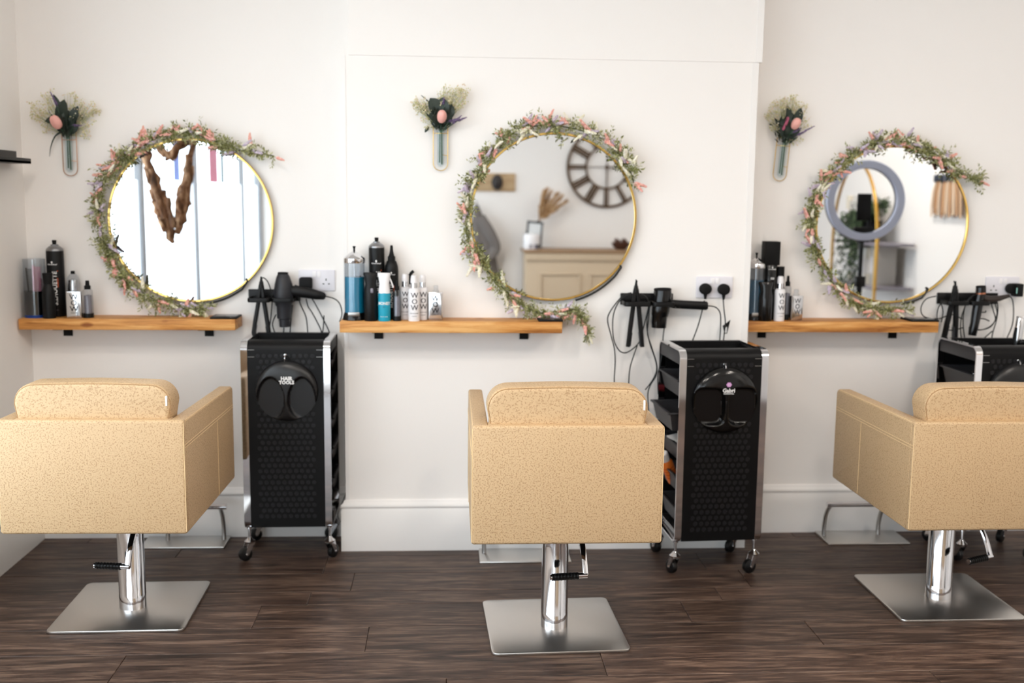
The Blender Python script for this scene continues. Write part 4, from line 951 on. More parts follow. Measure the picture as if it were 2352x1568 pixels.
# third station
straightener('closed black wand straightener hanging in the rightmost rack', ALC, 0.06, (2194, 656), (2188, 690), (2166, 780), (2196, 695), (2194, 782), 11,
    [[(2193, 652), (2192, 648), (2191, 645)], [(2150, 680), (2128, 686), (2116, 704), (2118, 722), (2134, 731), (2160, 731), (2184, 722), (2210, 732)], [(2168, 690), (2156, 705), (2152, 725), (2154, 742)], [(2160, 692), (2166, 715), (2162, 740)], [(2172, 757), (2190, 758), (2212, 752)]])
dryer('hair_dryer', 'slim black dryer with copper band in the rightmost rack', ALC, 0.06,
    [(2253, 660, 11), (2253, 668, 11.5), (2251, 676, 10.5), (2248, 690, 11), (2243, 718, 11), (2239, 742, 10), (2235, 758, 10), (2233, 770, 9)],
    [(2258, 684, 7), (2275, 687, 7.5), (2295, 685, 6.5), (2318, 679, 4)],
    [[(2318, 679), (2326, 690), (2328, 720), (2324, 750), (2308, 786)], [(2290, 690), (2292, 712), (2288, 738), (2280, 765), (2277, 790)], [(2275, 692), (2282, 715), (2286, 735), (2270, 752), (2245, 758), (2225, 752)], [(2284, 692), (2290, 720), (2278, 748), (2255, 757), (2238, 754)], [(2279, 760), (2262, 775), (2245, 790)], [(2238, 676), (2222, 690), (2214, 715), (2212, 745), (2216, 778)], [(2232, 682), (2218, 700), (2208, 730), (2206, 760), (2210, 784)], [(2244, 716), (2262, 717), (2264, 713)], [(2244, 731), (2260, 732), (2272, 737)]],
    BLACKG, mat('handle_brown', (44, 34, 30), 0.4), ring=(2252.5, 673, 11.4))
t = thing('plug_adapter', 'black plug adapter in the socket at the right edge', 'plug', (cR.x+0.042, ALC-0.0095, cR.z-0.012))
MB().box(-0.006, 0.026, -0.046, 0, -0.026, 0.028, 0.004).obj('body', BLACKM, t); MB().prism([(0.022*math.cos(2*PI*k/20)-0.012, 0.022*math.sin(2*PI*k/20)+0.006) for k in range(20)], -0.030, 0, 0.005, 2).obj('plug', BLACKM, t)
MB().box(-0.006, -0.002, -0.048, -0.044, -0.012, 0.012, 0.001).obj('switch_light', mat('green_glow', (150, 200, 190), 0.4), t)

# ---------------------------------------------------------------- trolleys
TW, TD, TH = 0.1675, 0.155, 0.865
def strip_loop(x, w):
    out = rrect(-TD, TD, 0.132, TH, 0.034, 6)
    m = MB(); n = len(out); v = []; f = []
    nr = []
    for i in range(n):
        a = Vector(out[i-1]); c = Vector(out[(i+1) % n]); e = (c-a).normalized(); nr.append(Vector((e.y, -e.x)))
    for xx, ins in ((x-w, 0), (x+w, 0), (x+w, 0.007), (x-w, 0.007)):
        for i in range(n): v.append((xx, out[i][0]-nr[i].x*ins, out[i][1]-nr[i].y*ins))
    for k in range(4):
        k2 = (k+1) % 4
        for i in range(n): j = (i+1) % n; f.append((k*n+i, k*n+j, k2*n+j, k2*n+i))
    return m.add(v, f)
def drawer_mesh():
    m = MB(); w, d, h = 0.142, 0.132, 0.070
    def ring(s, z): return [(-w*s, -d*s, z), (w*s, -d*s, z), (w*s, d*s, z), (-w*s, d*s, z)]
    v = ring(0.90, 0)+ring(1.0, h)+ring(0.975, h)+ring(0.88, 0.003)
    f = [(0, 1, 5, 4), (1, 2, 6, 5), (2, 3, 7, 6), (3, 0, 4, 7), (4, 5, 9, 8), (5, 6, 10, 9), (6, 7, 11, 10), (7, 4, 8, 11), (8, 9, 13, 12), (9, 10, 14, 13), (10, 11, 15, 14), (11, 8, 12, 15), (3, 2, 1, 0), (12, 13, 14, 15)]
    m.add(v, f)
    m.box(-w-0.006, w+0.006, -d-0.006, -d+0.006, h-0.006, h, 0.002); m.box(-w-0.006, w+0.006, d-0.006, d+0.006, h-0.006, h, 0.002)
    m.box(-w-0.008, -w+0.004, -d-0.006, d+0.006, h-0.007, h, 0.002); m.box(w-0.004, w+0.008, -d-0.006, d+0.006, h-0.007, h, 0.002)
    return m.mesh('drawer', 30)
DRAWER = drawer_mesh(); DRAWER.materials.append(GREY)
def caster_parts():
    st = MB(); st.cyl((0, 0, 0.085), (0, 0, 0.133), 0.0055, n=12); st.lathe([(0, 0.127), (0.011, 0.127), (0.011, 0.133), (0, 0.133)], 14); st.lathe([(0, 0.070), (0.019, 0.070), (0.021, 0.076), (0.012, 0.084), (0.0065, 0.092), (0, 0.092)], 20)
    for s in (-1, 1): st.add([(s*0.0155, -0.014, 0.070), (s*0.0155, 0.014, 0.070), (s*0.0155, 0.026, 0.030), (s*0.0155, 0.014, 0.022), (s*0.0135, -0.014, 0.070), (s*0.0135, 0.014, 0.070), (s*0.0135, 0.026, 0.030), (s*0.0135, 0.014, 0.022)], [(0, 1, 2, 3), (7, 6, 5, 4), (0, 4, 5, 1), (1, 5, 6, 2), (2, 6, 7, 3), (3, 7, 4, 0)])
    st.box(-0.0155, 0.0155, -0.014, 0.014, 0.068, 0.071); st.cyl((-0.018, 0.020, 0.027), (0.018, 0.020, 0.027), 0.004, n=10)
    a = st.mesh('fork', 35); a.materials.append(CHROME)
    RY = Matrix.Rotation(PI/2, 4, 'Y')
    w = MB().lathe([(0, -0.0115), (0.020, -0.0115), (0.0255, -0.009), (0.027, 0), (0.0255, 0.009), (0.020, 0.0115), (0, 0.0115)], 24, T(0, 0.020, 0.027) @ RY).mesh('wheel', 35); w.materials.append(RUBBER)
    return a, w
FORK, WHEEL = caster_parts()
def dots_mesh(skip):
    m = MB(); dx, dz = 0.0226, 0.0223; row = 0; z = 0.185
    while z < TH-0.055:
        n = 10 if row % 2 == 0 else 9; x0 = -(n-1)/2*dx
        for k in range(n):
            x = x0+k*dx
            if not skip or (x*x+(z-skip)**2) > 0.09**2:
                m.lathe([(0.0088, 0.0), (0.0082, 0.0012), (0, 0.0014)], 8, T(x, -TD-0.0002, z) @ RX)
        row += 1; z += dz
    me = m.mesh('dot_relief', 50); me.materials.append(DOT); return me
DOTS = dots_mesh(0.70)
def trolley(loc, rz, label, casters, pull=None, lid=False):
    t = thing('salon_trolley', label, 'trolley', loc, (0, 0, rz), 'black salon trolleys')
    for s in (-1, 1): strip_loop(s*(TW-0.0125), 0.0125).obj('side_frame', CHROME, t)
    W = TW-0.0255
    for sg in (-1, 1):
        pan = []
        for k in range(7): a = PI/2*k/6; pan.append((TD-0.001-0.034*(1-math.cos(a)), TH-0.035+0.034*math.sin(a)))
        out = [(TD-0.001, 0.140)]+pan+[(TD-0.062, TH-0.001), (TD-0.062, TH-0.005)]+[(y-0.004*math.cos(PI/2*k/6), z-0.004*math.sin(PI/2*k/6)) for k, (y, z) in reversed(list(enumerate(pan)))]+[(TD-0.005, 0.140)]
        m = MB(); n = len(out); v = [(-W, sg*y, z) for y, z in out]+[(W, sg*y, z) for y, z in out]
        m.add(v, [(i, (i+1) % n, n+(i+1) % n, n+i) for i in range(n)]+[tuple(range(n)), tuple(range(n, 2*n))[::-1]])
        m.obj('end_panel', PANEL, t)
    link('dot_relief', DOTS, t, kind='stuff')
    m = MB()
    for z in (0.805, 0.832): m.box(-W+0.002, -W+0.026, -TD-0.0012, -TD+0.002, z-0.0008, z+0.0008); m.box(W-0.026, W-0.002, -TD-0.0012, -TD+0.002, z-0.0008, z+0.0008)
    m.obj('panel_clip', SATIN, t)
    m = MB(); m.box(-W, W, -TD+0.06, TD-0.06, TH-0.052, TH-0.047); m.box(-W, W, -TD+0.058, -TD+0.062, TH-0.05, TH-0.004); m.box(-W, W, TD-0.062, TD-0.058, TH-0.05, TH-0.004)
    for s in (-1, 1): m.box(s*(W-0.002)-0.002, s*(W-0.002)+0.002, -TD+0.06, TD-0.06, TH-0.052, TH-0.012)
    m.obj('top_tray', BLACK, t)
    for s in (-1, 1): MB().box(s*(TW-0.0125)-0.009, s*(TW-0.0125)+0.009, -TD+0.012, TD-0.012, TH-0.058, TH-0.010, 0.004).obj('side_rail', GREY, t)
    for k in range(5):
        z = 0.185+0.124*k
        link('drawer', DRAWER, t, ((-pull[k] if pull else 0), 0, z))
        m = MB()
        for s in (-1, 1): m.box(-W, W, s*(TD-0.014)-0.006, s*(TD-0.014)+0.006, z+0.056, z+0.060)
        m.obj('runner', BLACKM, t)
    MB().box(-W, W, -TD+0.008, TD-0.008, 0.150, 0.156).obj('bottom_shelf', SATIN, t)
    m = MB(); m.cyl((-TW+0.012, TD-0.06, 0.146), (TW-0.012, TD-0.06, 0.146), 0.005); m.obj('cross_bar', CHROME, t)
    for i, (sx, sy) in enumerate(((-1, -1), (1, -1), (-1, 1), (1, 1))):
        c = bpy.data.objects.new('caster', None); COL.objects.link(c); c.parent = t; c.location = (sx*(TW-0.013), sy*(TD-0.035), 0); c.rotation_euler = (0, 0, casters[i])
        link('fork', FORK, c); link('wheel', WHEEL, c)
    h = MB(); h.tube(smoothpath([(0.0, -TD, 0.812), (0, -TD-0.010, 0.811), (0, -TD-0.016, 0.802), (0.0, -TD-0.013, 0.793), (0.0, -TD-0.007, 0.796)], 4), 0.0022, 8); h.sphere((0, -TD-0.002, 0.812), (0.006, 0.003, 0.006), 10, 6)
    h.obj('hook', CHROME, t)
    return t
TR = {'L': ((-0.618, 0.015, 0), 0.01), 'M': ((1.005, -0.190, 0), math.radians(3.2)), 'R': ((2.178, -0.090, 0), math.radians(1.5))}
trolley(*TR['L'], 'black salon trolley between the window side shelf and chimney breast', (2.2, -0.5, 2.0, 1.4))
trolley(*TR['M'], 'black salon trolley with drawers pulled open behind the nearest chair', (0.35, 1.9, 0.4, 2.2), pull=[0.006, 0.010, 0.012, 0.052, 0.022])
trolley(*TR['R'], 'black salon trolley behind the chair at the right edge', (0.3, 1.2, 0.4, 2.2), pull=[0.0, 0.0, 0.0, 0.006, 0.012])

def on_trolley(k, x, y, z):
    (l, rz) = TR[k]; c, s = math.cos(rz), math.sin(rz); return Vector((l[0]+x*c-y*s, l[1]+x*s+y*c, z))
FOAM = mat('foam_black', (20, 20, 22), 0.33)
def back_mirror(k, zc, R, hollow, label, gloss, words):
    """round hand mirror hung face in: a domed black back with two finger hollows beside a central grip"""
    (l, rz) = TR[k]
    t = thing('hand_mirror', label, 'hand mirror', on_trolley(k, 0.004, -TD-0.002, zc), (0, 0, rz), 'back mirrors hung on the trolleys')
    m = MB(); NR, NA = 40, 112; v = []; f = []
    def hgt(x, z):
        r = math.hypot(x, z); q = min(1, r/R); d = 0.030*math.sqrt(max(0, 1-q**4))+0.004
        ins = 0
        for s in (-1, 1):
            if hollow == 'egg':
                ex, ez = (x-s*R*0.50)/(R*0.445), (z+R*0.17)/(R*0.70); ez *= (1.0+0.10*ez); g = math.hypot(ex*(1+0.18*ez), ez)
            else:
                ex, ez = abs(x-s*R*0.51)/(R*0.455), abs(z+R*0.18)/(R*0.56); g = (ex**4+ez**4)**0.25
            ins = max(ins, min(1, max(0, (1.04-g)/0.13)))
        ins = ins*ins*(3-2*ins)
        return -(d*(1-ins)+0.003*ins)
    for i in range(NR+1):
        r = R*math.sin(PI/2*i/NR) if False else R*i/NR
        for j in range(NA):
            a = 2*PI*j/NA; x, z = r*math.cos(a), r*math.sin(a); v.append((x, hgt(x, z), z))
    for i in range(NR):
        for j in range(NA): f.append((i*NA+j, i*NA+(j+1) % NA, (i+1)*NA+(j+1) % NA, (i+1)*NA+j))
    b0 = len(v)
    for j in range(NA): a = 2*PI*j/NA; v.append((R*math.cos(a), 0.0, R*math.sin(a)))
    for j in range(NA): f.append((NR*NA+j, NR*NA+(j+1) % NA, b0+(j+1) % NA, b0+j))
    f.append(tuple(b0+j for j in range(NA)))
    m.add(v, f).obj('domed_back', gloss, t, smooth=70)
    MB().lathe([(0, -0.0012), (R*0.96, -0.0012), (R*0.96, -0.0002), (0, -0.0002)], 48, RX).obj('mirror_glass', MIRROR, t)
    lp = [(0.009*math.cos(2*PI*j/14), -0.010, R+0.006+0.011*math.sin(2*PI*j/14)) for j in range(14)]
    MB().tube(lp, 0.0022, 6, closed=True).obj('hanging_loop', BLACKM, t)
    for (tx, sz, dz, bold) in words: text_obj('lettering', tx, sz, PRINT, t, T(0.004, -0.0345, dz), bold=bold)
    return t
back_mirror('L', 0.676, 0.117, 'egg', 'round black back mirror with egg shaped hollows on the first trolley', FOAM, [('HAIR', 0.019, 0.052, 0.045), ('TOOLS', 0.0175, 0.037, 0.045)])
gm = back_mirror('M', 0.680, 0.124, 'box', 'round glossy black back mirror with squarish hollows on the second trolley', BLACKG, [('Gabri', 0.0205, 0.040, 0.03), ('PROFESSIONAL', 0.0058, 0.0285, 0.02)])
hx = MB(); hx.prism([(0.0105*math.cos(PI/3*k), 0.0095*math.sin(PI/3*k)) for k in range(6)], -0.0006, 0, M=T(0.004, -0.0338, 0.062)); hx.obj('hexagon_logo', mat('pink_violet', (206, 150, 206), 0.5), gm, smooth=0)
hx = MB(); hx.tube([(0.0045*math.cos(PI/3*k)+0.004, -0.0347, 0.062+0.004*math.sin(PI/3*k)) for k in range(6)], 0.0006, 4, closed=True); hx.obj('hexagon_line', PRINT, gm)
back_mirror('R', 0.680, 0.124, 'box', 'round black back mirror on the trolley at the right edge', FOAM, [])
# things in the trolleys
c = on_trolley('M', -0.128, 0.045, 0)
t = thing('orange_bottle', 'orange and white bottle lying in an open trolley drawer', 'bottle', (c.x, c.y, 0.334), (R_(14), R_(-24), 0))
MB().lathe([(0, -0.02), (0.022, -0.018), (0.024, 0.0), (0.024, 0.075), (0.018, 0.085), (0, 0.085)], 20).obj('body', mat('orange_plastic', (242, 128, 48), 0.4), t)
MB().lathe([(0, 0.083), (0.019, 0.083), (0.019, 0.115), (0.016, 0.119), (0, 0.119)], 18).obj('cap', WHITE, t)
for k in range(4): MB().lathe([(0.0242, 0.01+0.014*k), (0.0245, 0.012+0.014*k), (0.0242, 0.015+0.014*k)], 20).obj('ring', ORANGE, t)
c = on_trolley('M', -0.11, -0.03, 0.185+0.124*2+0.073)
t = thing('folded_leaflet', 'white folded leaflet on the middle drawer of the open trolley', 'leaflet', c, (0.1, -0.12, 0.3))
MB().box(-0.045, 0.045, -0.05, 0.05, 0, 0.001).obj('lower_leaf', PRINT, t); MB().box(-0.045, 0.045, -0.05, 0.05, 0.002, 0.003).obj('upper_leaf', PRINT, t, rot=(0.04, 0, 0))
t = thing('hair_clip', 'red sectioning clip in the open second drawer of the trolley', 'clip', on_trolley('M', -0.10, -0.05, 0.185+0.124*3+0.058), (0, 0.1, 0.4))
MB().loft([(-0.04, 0, 0), (0.0, 0, 0.008), (0.04, 0, 0.004)], [(0.006, 0.003), (0.010, 0.004), (0.004, 0.002)], 10).obj('upper_jaw', mat('red_clip', (180, 60, 70), 0.4), t); MB().loft([(-0.04, 0, -0.004), (0.04, 0, -0.001)], (0.005, 0.002), 8).obj('lower_jaw', mat('red_clip2', (150, 50, 60), 0.4), t)
t = thing('foil_strip', 'small silver clip lying in the drawer of the rightmost trolley', 'clip', on_trolley('R', -0.145, -0.10, 0.185+0.124*4+0.0725), (0, 0, 1.2))
MB().box(-0.022, 0.022, -0.004, 0.004, 0, 0.004, 0.001).obj('jaw', CHROME, t); MB().cyl((0.012, -0.005, 0.003), (0.012, 0.005, 0.003), 0.003).obj('spring', CHROME, t)
c = at(2340, 760, -0.09)
t = thing('hair_clippers', 'silver and black clippers standing in the rightmost trolley top', 'clippers', (c.x, -0.09, TH-0.047))
hc = at(2340, 729, -0.09).z-(TH-0.047)
MB().loft([(-0.004, 0, 0), (-0.002, 0, hc*0.35), (0.002, 0, hc*0.75), (0.008, 0, hc*0.97), (0.010, 0, hc)], [(0.015, 0.014), (0.014, 0.014), (0.016, 0.014), (0.019, 0.013), (0.014, 0.010)], 20, 2.6, side=(1, 0, 0)).obj('shell', SILVERP, t)
MB().loft([(-0.018, 0, 0), (-0.014, 0, hc*0.5), (-0.011, 0, hc*0.72)], [(0.006, 0.012), (0.006, 0.012), (0.004, 0.01)], 12, side=(1, 0, 0)).obj('grip', BLACK, t)
MB().box(-0.008, 0.026, -0.012, 0.012, hc*0.985, hc*1.03, 0.002).obj('blade', CHROME, t)
def tray_clutter(k, seed, label, n=5):
    rs = random.Random(seed)
    for i in range(n):
        x = rs.uniform(-0.10, 0.10); y = rs.uniform(-0.06, 0.05)
        p = on_trolley(k, x, y, TH-0.040)
        t = thing('hair_brush', label[i], 'brush', p, (0, 0, rs.uniform(-0.5, 0.5)))
        MB().loft([(-0.09, 0, 0.004), (-0.02, 0, 0.006), (0.02, 0, 0.007), (0.085, 0, 0.006)], [(0.006, 0.006), (0.008, 0.007), (0.018, 0.008), (0.014, 0.006)], 12, side=(0, 1, 0)).obj('handle', BLACK, t)
        m = MB()
        for a in range(9):
            for b_ in range(3): m.cyl((0.02+a*0.007, -0.008+b_*0.008, 0.010), (0.02+a*0.007, -0.008+b_*0.008, 0.026), 0.001, n=4)
        m.obj('bristles', BLACKM, t, kind='stuff')
tray_clutter('L', 4, ['black hair brush lying in the first trolley top'], 1)
tray_clutter('M', 5, ['black hair brush lying in the second trolley top'], 1)

# ---------------------------------------------------------------- picture ledge on the left wall
t = thing('wall_ledge', 'small black picture ledge on the left wall by the corner', 'ledge', (XL, -0.25, 1.533))
MB().box(0, 0.012, -0.45, 0.355, -0.008, 0.034, 0.001).obj('back_rail', BLACK, t); MB().box(0, 0.075, -0.45, 0.330, -0.014, -0.004, 0.001).obj('bottom_board', BLACK, t); MB().box(0.063, 0.075, -0.45, 0.330, -0.014, 0.006, 0.001).obj('front_lip', BLACK, t)

# ---------------------------------------------------------------- what the mirrors show
def refl(px, py, plane, val, ym):
    """real point behind the camera that the mirror at depth ym shows at this place"""
    d = fw + RT*((px-1176)/F) - UP*((py-784)/F)
    k = (2*ym-val-CAM.y)/d.y if plane == 'y' else (val-CAM.x)/d.x
    p = CAM+d*k; p.y = 2*ym-p.y; return p
YM, YMA = -0.0215, ALC-0.0215
# driftwood heart hung by the window
BARK = wood_mat('driftwood', (60, 36, 20), (120, 82, 54), (196, 160, 126), 0.8, 18, (4, 4, 1), per_object=0.25, bump=0.5)
hy = refl(385, 450, 'x', -1.50, YMA).y
def hp(px, py): p = refl(px, py, 'y', hy, YMA); return p
ho = hp(395, 470)
t = thing('driftwood_heart', 'heart of rough brown driftwood sticks hanging before the shop window', 'wall decoration', ho)
rs = random.Random(14)
def stick(a, b, r, n=7):
    P = []; a, b = Vector(a), Vector(b)
    for k in range(n): P.append(a.lerp(b, k/(n-1))+Vector((rs.gauss(0, r*0.35), rs.gauss(0, r*0.3), rs.gauss(0, r*0.2))))
    S = [(r*rs.uniform(0.7, 1.2)*(0.75 if k in (0, n-1) else 1),)*2 for k in range(n)]
    MB().loft(P, S, 7).obj('stick', BARK, t, smooth=50)
tip = hp(398, 560)-ho; lt = hp(333, 338)-ho; rt_ = hp(446, 325)-ho; ct = hp(385, 362)-ho; lu = hp(352, 318)-ho; ru = hp(425, 312)-ho
for (a, b, n, r) in ((lt, tip, 16, 0.022), (rt_, tip, 16, 0.022)):
    for k in range(n):
        u = rs.uniform(0, 0.6); v_ = u+rs.uniform(0.3, 0.45); off = Vector((rs.gauss(0, 0.019), rs.gauss(0, 0.022), 0))
        stick(a.lerp(b, u)+off, a.lerp(b, min(1.02, v_))+off*0.5, r*rs.uniform(0.6, 1.05))
for (a, b) in ((lt, lu), (lu, ct), (ct, ru), (ru, rt_)):
    for k in range(5):
        off = Vector((rs.gauss(0, 0.012), rs.gauss(0, 0.02), rs.gauss(0, 0.012))); stick(a+off, b+off, 0.014)
MB().tube([ct+Vector((0, 0, 0.02)), Vector((ct.x, 0, ZC-ho.z))], 0.0015, 5).obj('hanging_cord', CORD, t)
# wall clock
c = refl(1394, 384, 'y', YB+0.03, YM); rc = 0.377
t = thing('wall_clock', 'large round brown skeleton wall clock on the back wall', 'clock', (c.x, YB, c.z))
CLK = mat('clock_bronze', (92, 70, 48), 0.5, 0.3, var=(20, 0.2)); RX2 = Matrix.Rotation(-PI/2, 4, 'X')
MB().lathe([(rc-0.022, 0.010), (rc, 0.010), (rc, 0.034), (rc-0.022, 0.034)], 72, RX2, closed=True).obj('outer_ring', CLK, t)
MB().lathe([(rc*0.50, 0.012), (rc*0.54, 0.012), (rc*0.54, 0.032), (rc*0.50, 0.032)], 60, RX2, closed=True).obj('inner_ring', CLK, t)
for h_ in range(12):
    a = PI/2-h_*PI/6; wide = {0: 2, 1: 1, 2: 2, 3: 3, 4: 2, 5: 2, 6: 2, 7: 3, 8: 3, 9: 2, 10: 3, 11: 2}[h_]; m = MB()
    for q in range(wide):
        o_ = (q-(wide-1)/2)*0.024; m.box(rc*0.53, rc-0.016, 0.014, 0.030, o_-0.008, o_+0.008, 0.002, M=Matrix.Rotation(-a, 4, 'Y') @ Matrix.Identity(4))
    m.obj('numeral', CLK, t)
m = MB(); m.box(-0.006, 0.006, 0.030, 0.034, -rc*0.5, 0.03); m.obj('minute_hand', CLK, t); MB().box(-0.02, rc*0.5, 0.030, 0.034, -0.005, 0.005).obj('hour_hand', CLK, t, rot=(0, 0, 0))
m = MB()
for s in (-1, 1): m.box(-rc*0.52, rc*0.52, 0.016, 0.022, -0.003, 0.003, M=Matrix.Rotation(PI/2 if s > 0 else 0, 4, 'Y'))
m.lathe([(0, 0.03), (0.02, 0.03), (0.018, 0.042), (0, 0.042)], 18, RX2); m.obj('hub', CLK, t)
m = MB()
for s in (-1, 1): m.cyl((s*rc*0.6, 0, rc*0.75), (s*rc*0.6, 0.012, rc*0.75), 0.006)
m.obj('wall_pin', CLK, t)
# panelled reception counter
CY = -5.40; a = refl(1203, 573, 'y', CY, YM); PUTTY = mat('putty_paint', (196, 176, 150), 0.5); CAPW = mat('counter_top', (150, 120, 90), 0.45)
cx0, cx1, ctz = a.x, 2.55, a.z
t = thing('reception_counter', 'putty coloured panelled reception counter before the back wall', 'counter', ((cx0+cx1)/2, CY, 0))
cw = (cx1-cx0)/2
MB().box(-cw+0.02, cw-0.02, -0.40, 0, 0, ctz-0.03, 0.004).obj('carcass', PUTTY, t)
MB().box(-cw, cw, -0.43, 0.03, ctz-0.03, ctz, 0.006).obj('counter_top', CAPW, t)
MB().box(-cw+0.012, cw-0.012, 0.0, 0.018, ctz-0.10, ctz-0.03, 0.006).obj('frieze', PUTTY, t)
p1 = refl(1239, 627, 'y', CY, YM); pwid = 0.375; gap = 0.075
for k in range(4):
    x0 = p1.x-(cx0+cx1)/2+k*(pwid+gap); x1 = min(x0+pwid, cw-0.06)
    if x1-x0 < 0.1: continue
    m = MB()
    for (u0, u1, w0, w1) in ((x0, x1, 0.12, 0.14), (x0, x1, p1.z-0.02, p1.z), (x0, x0+0.02, 0.14, p1.z-0.02), (x1-0.02, x1, 0.14, p1.z-0.02)): m.box(u0, u1, 0, 0.014, w0, w1, 0.004)
    m.obj('panel_moulding', PUTTY, t)
zt = ctz
c = refl(1221, 560, 'y', CY-0.10, YM)
t = thing('lidded_jar', 'white lidded jar with dark squares on the reception counter', 'jar', (c.x, CY-0.10, zt))
MB().lathe([(0, 0), (0.072, 0), (0.076, 0.006), (0.076, 0.12), (0.070, 0.135), (0.03, 0.14), (0, 0.14)], 28).obj('body', WHITE, t)
for dx in (-0.012, 0.028, 0.052): MB().box(dx-0.011, dx+0.011, 0.066, 0.078, 0.008, 0.045).obj('label_square', BLACKM if dx > 0.04 else SMOKE, t)
c = refl(1224, 530, 'y', CY-0.20, YM)
t = thing('photo_frame', 'small dark photo frame propped behind the white jar', 'frame', (c.x, CY-0.20, zt), (0.16, 0.10, 0))
m = MB()
for (x0, x1, z0, z1) in ((-0.075, 0.075, 0, 0.018), (-0.075, 0.075, 0.232, 0.25), (-0.075, -0.057, 0.018, 0.232), (0.057, 0.075, 0.018, 0.232)): m.box(x0, x1, 0, 0.014, z0, z1, 0.002)
m.obj('frame_border', mat('slate_frame', (52, 58, 64), 0.4), t); MB().box(-0.057, 0.057, 0.002, 0.008, 0.018, 0.232).obj('picture', mat('photo_paper', (214, 218, 220), 0.3), t); MB().box(-0.02, 0.02, -0.10, 0, 0, 0.012).obj('strut', BLACK, t)
c = refl(1236, 525, 'y', CY-0.28, YM)
t = thing('pampas_vase', 'slim dark vase of tan pampas grass on the reception counter', 'vase', (c.x, CY-0.28, zt))
MB().lathe([(0, 0), (0.03, 0), (0.036, 0.02), (0.034, 0.15), (0.018, 0.22), (0.018, 0.25), (0.014, 0.25), (0.014, 0.22), (0, 0.20)], 20).obj('body', BLACKM, t)
PAMP = island_mat('pampas', [(190, 150, 100), (214, 180, 136), (168, 124, 72), (222, 196, 160)])
for k, (dx, dz_) in enumerate(((0.075, 0.52), (0.11, 0.50), (0.20, 0.46), (0.16, 0.48), (0.04, 0.50), (0.24, 0.42))):
    m = MB(); e = Vector((dx, rs.uniform(-0.05, 0.05), dz_)); s0 = Vector((0, 0, 0.24)); m.tube([(0, 0, 0.05), s0, s0.lerp(e, 0.4)], 0.0015, 4)
    for j in range(260):
        q = rs.uniform(0.12, 1.0); p = s0.lerp(e, q); leaf_quad(m, p, (e-s0).normalized()+rnd3()*0.22, rnd3(), 0.06, 0.0042)
    m.obj('plume', PAMP, t, smooth=0)
c = refl(1426, 565, 'y', CY-0.15, YM)
t = thing('wooden_bowl', 'dark brown bowl of pine cones on the reception counter', 'bowl', (c.x, CY-0.15, zt))
MB().lathe([(0, 0), (0.04, 0), (0.075, 0.03), (0.088, 0.065), (0.082, 0.065), (0.068, 0.034), (0, 0.012)], 28).obj('bowl', mat('dark_bowl', (76, 46, 34), 0.5), t)
for k in range(6):
    a_ = k*1.1; p = Vector((t.location.x+0.042*math.cos(a_), t.location.y+0.042*math.sin(a_), zt+0.066+0.012*(k % 2)))
    pc = thing('pine_cone', f'brown pine cone in the counter bowl', 'pine cone', p, (rs.uniform(-0.6, 0.6), rs.uniform(-0.6, 0.6), 0), 'pine cones in the counter bowl')
    m = MB(); m.sphere((0, 0, 0), (0.016, 0.016, 0.024), 8, 6)
    for j in range(24): aa = j*2.4; z = -0.02+0.04*j/24; rr = 0.017*math.sqrt(max(0.05, 1-(z/0.025)**2)); leaf_quad(m, Vector((rr*math.cos(aa), rr*math.sin(aa), z)), Vector((math.cos(aa), math.sin(aa), 0.5)), Vector((0, 0, 1)), 0.010, 0.005)
    m.obj('scales', mat('cone_brown', (86, 54, 38), 0.7) if k == 0 else bpy.data.materials['cone_brown'], pc)
# hook plaque and gown
a = refl(1083, 397, 'y', YB+0.02, YM); b = refl(1183, 440, 'y', YB+0.02, YM)
t = thing('hook_plaque', 'tan wooden wall plaque with a dark oval knob on the back wall', 'plaque', ((a.x+b.x)/2, YB, (a.z+b.z)/2))
MB().box(-(b.x-a.x)/2, (b.x-a.x)/2, 0, 0.02, -(a.z-b.z)/2, (a.z-b.z)/2, 0.003).obj('board', wood_mat('plaque_wood', (150, 120, 84), (184, 156, 120), (200, 176, 140), 0.6, 5, (1, 8, 8)), t)
for dx in (0.035, -0.20): m = MB(); m.sphere((dx, 0.045, 0.0), (0.052, 0.035, 0.072), 16, 10); m.cyl((dx, 0.01, 0), (dx, 0.04, 0), 0.015); m.obj('knob', mat('dark_iron', (44, 40, 38), 0.5, var=(60, 0.4)), t)
g = refl(1105, 470, 'y', YB+0.12, YM)
t = thing('salon_gown', 'grey salon gown hanging on the back wall', 'gown', (g.x-0.04, YB+0.09, g.z))
CLOTH = mat('grey_gown', (112, 106, 102), 0.85, bump=(40, 0.2, 0.004)); m = MB(); NA, NZ = 40, 24; v = []; f = []
ht = g.z-refl(1140, 690, 'y', YB+0.1, YM).z
for i in range(NZ+1):
    q = i/NZ; wx = 0.02+0.06*min(1, q*3)+0.06*q; wy = 0.02+0.035*min(1, q*3)
    for j in range(NA):
        a_ = 2*PI*j/NA; fold = 1+0.16*math.sin(a_*7+q*2)*min(1, q*2); v.append(((wx*fold)*math.cos(a_)+0.10*q, wy*fold*math.sin(a_), -ht*q))
for i in range(NZ):
    for j in range(NA): f.append((i*NA+j, i*NA+(j+1) % NA, (i+1)*NA+(j+1) % NA, (i+1)*NA+j))
m.add(v, f).obj('cloth', CLOTH, t, smooth=80)
m = MB(); m.loft(smoothpath([(0.03, 0.03, -0.12), (0.12, 0.06, -0.26), (0.17, 0.05, -0.40), (0.10, 0.07, -0.48)], 4), (0.055, 0.03), 12).obj('sleeve', CLOTH, t)
MB().tube([(0, -0.09, 0.03), (0, -0.02, 0.03), (0, 0.0, 0.0)], 0.004, 6).obj('hook', BLACKM, t)
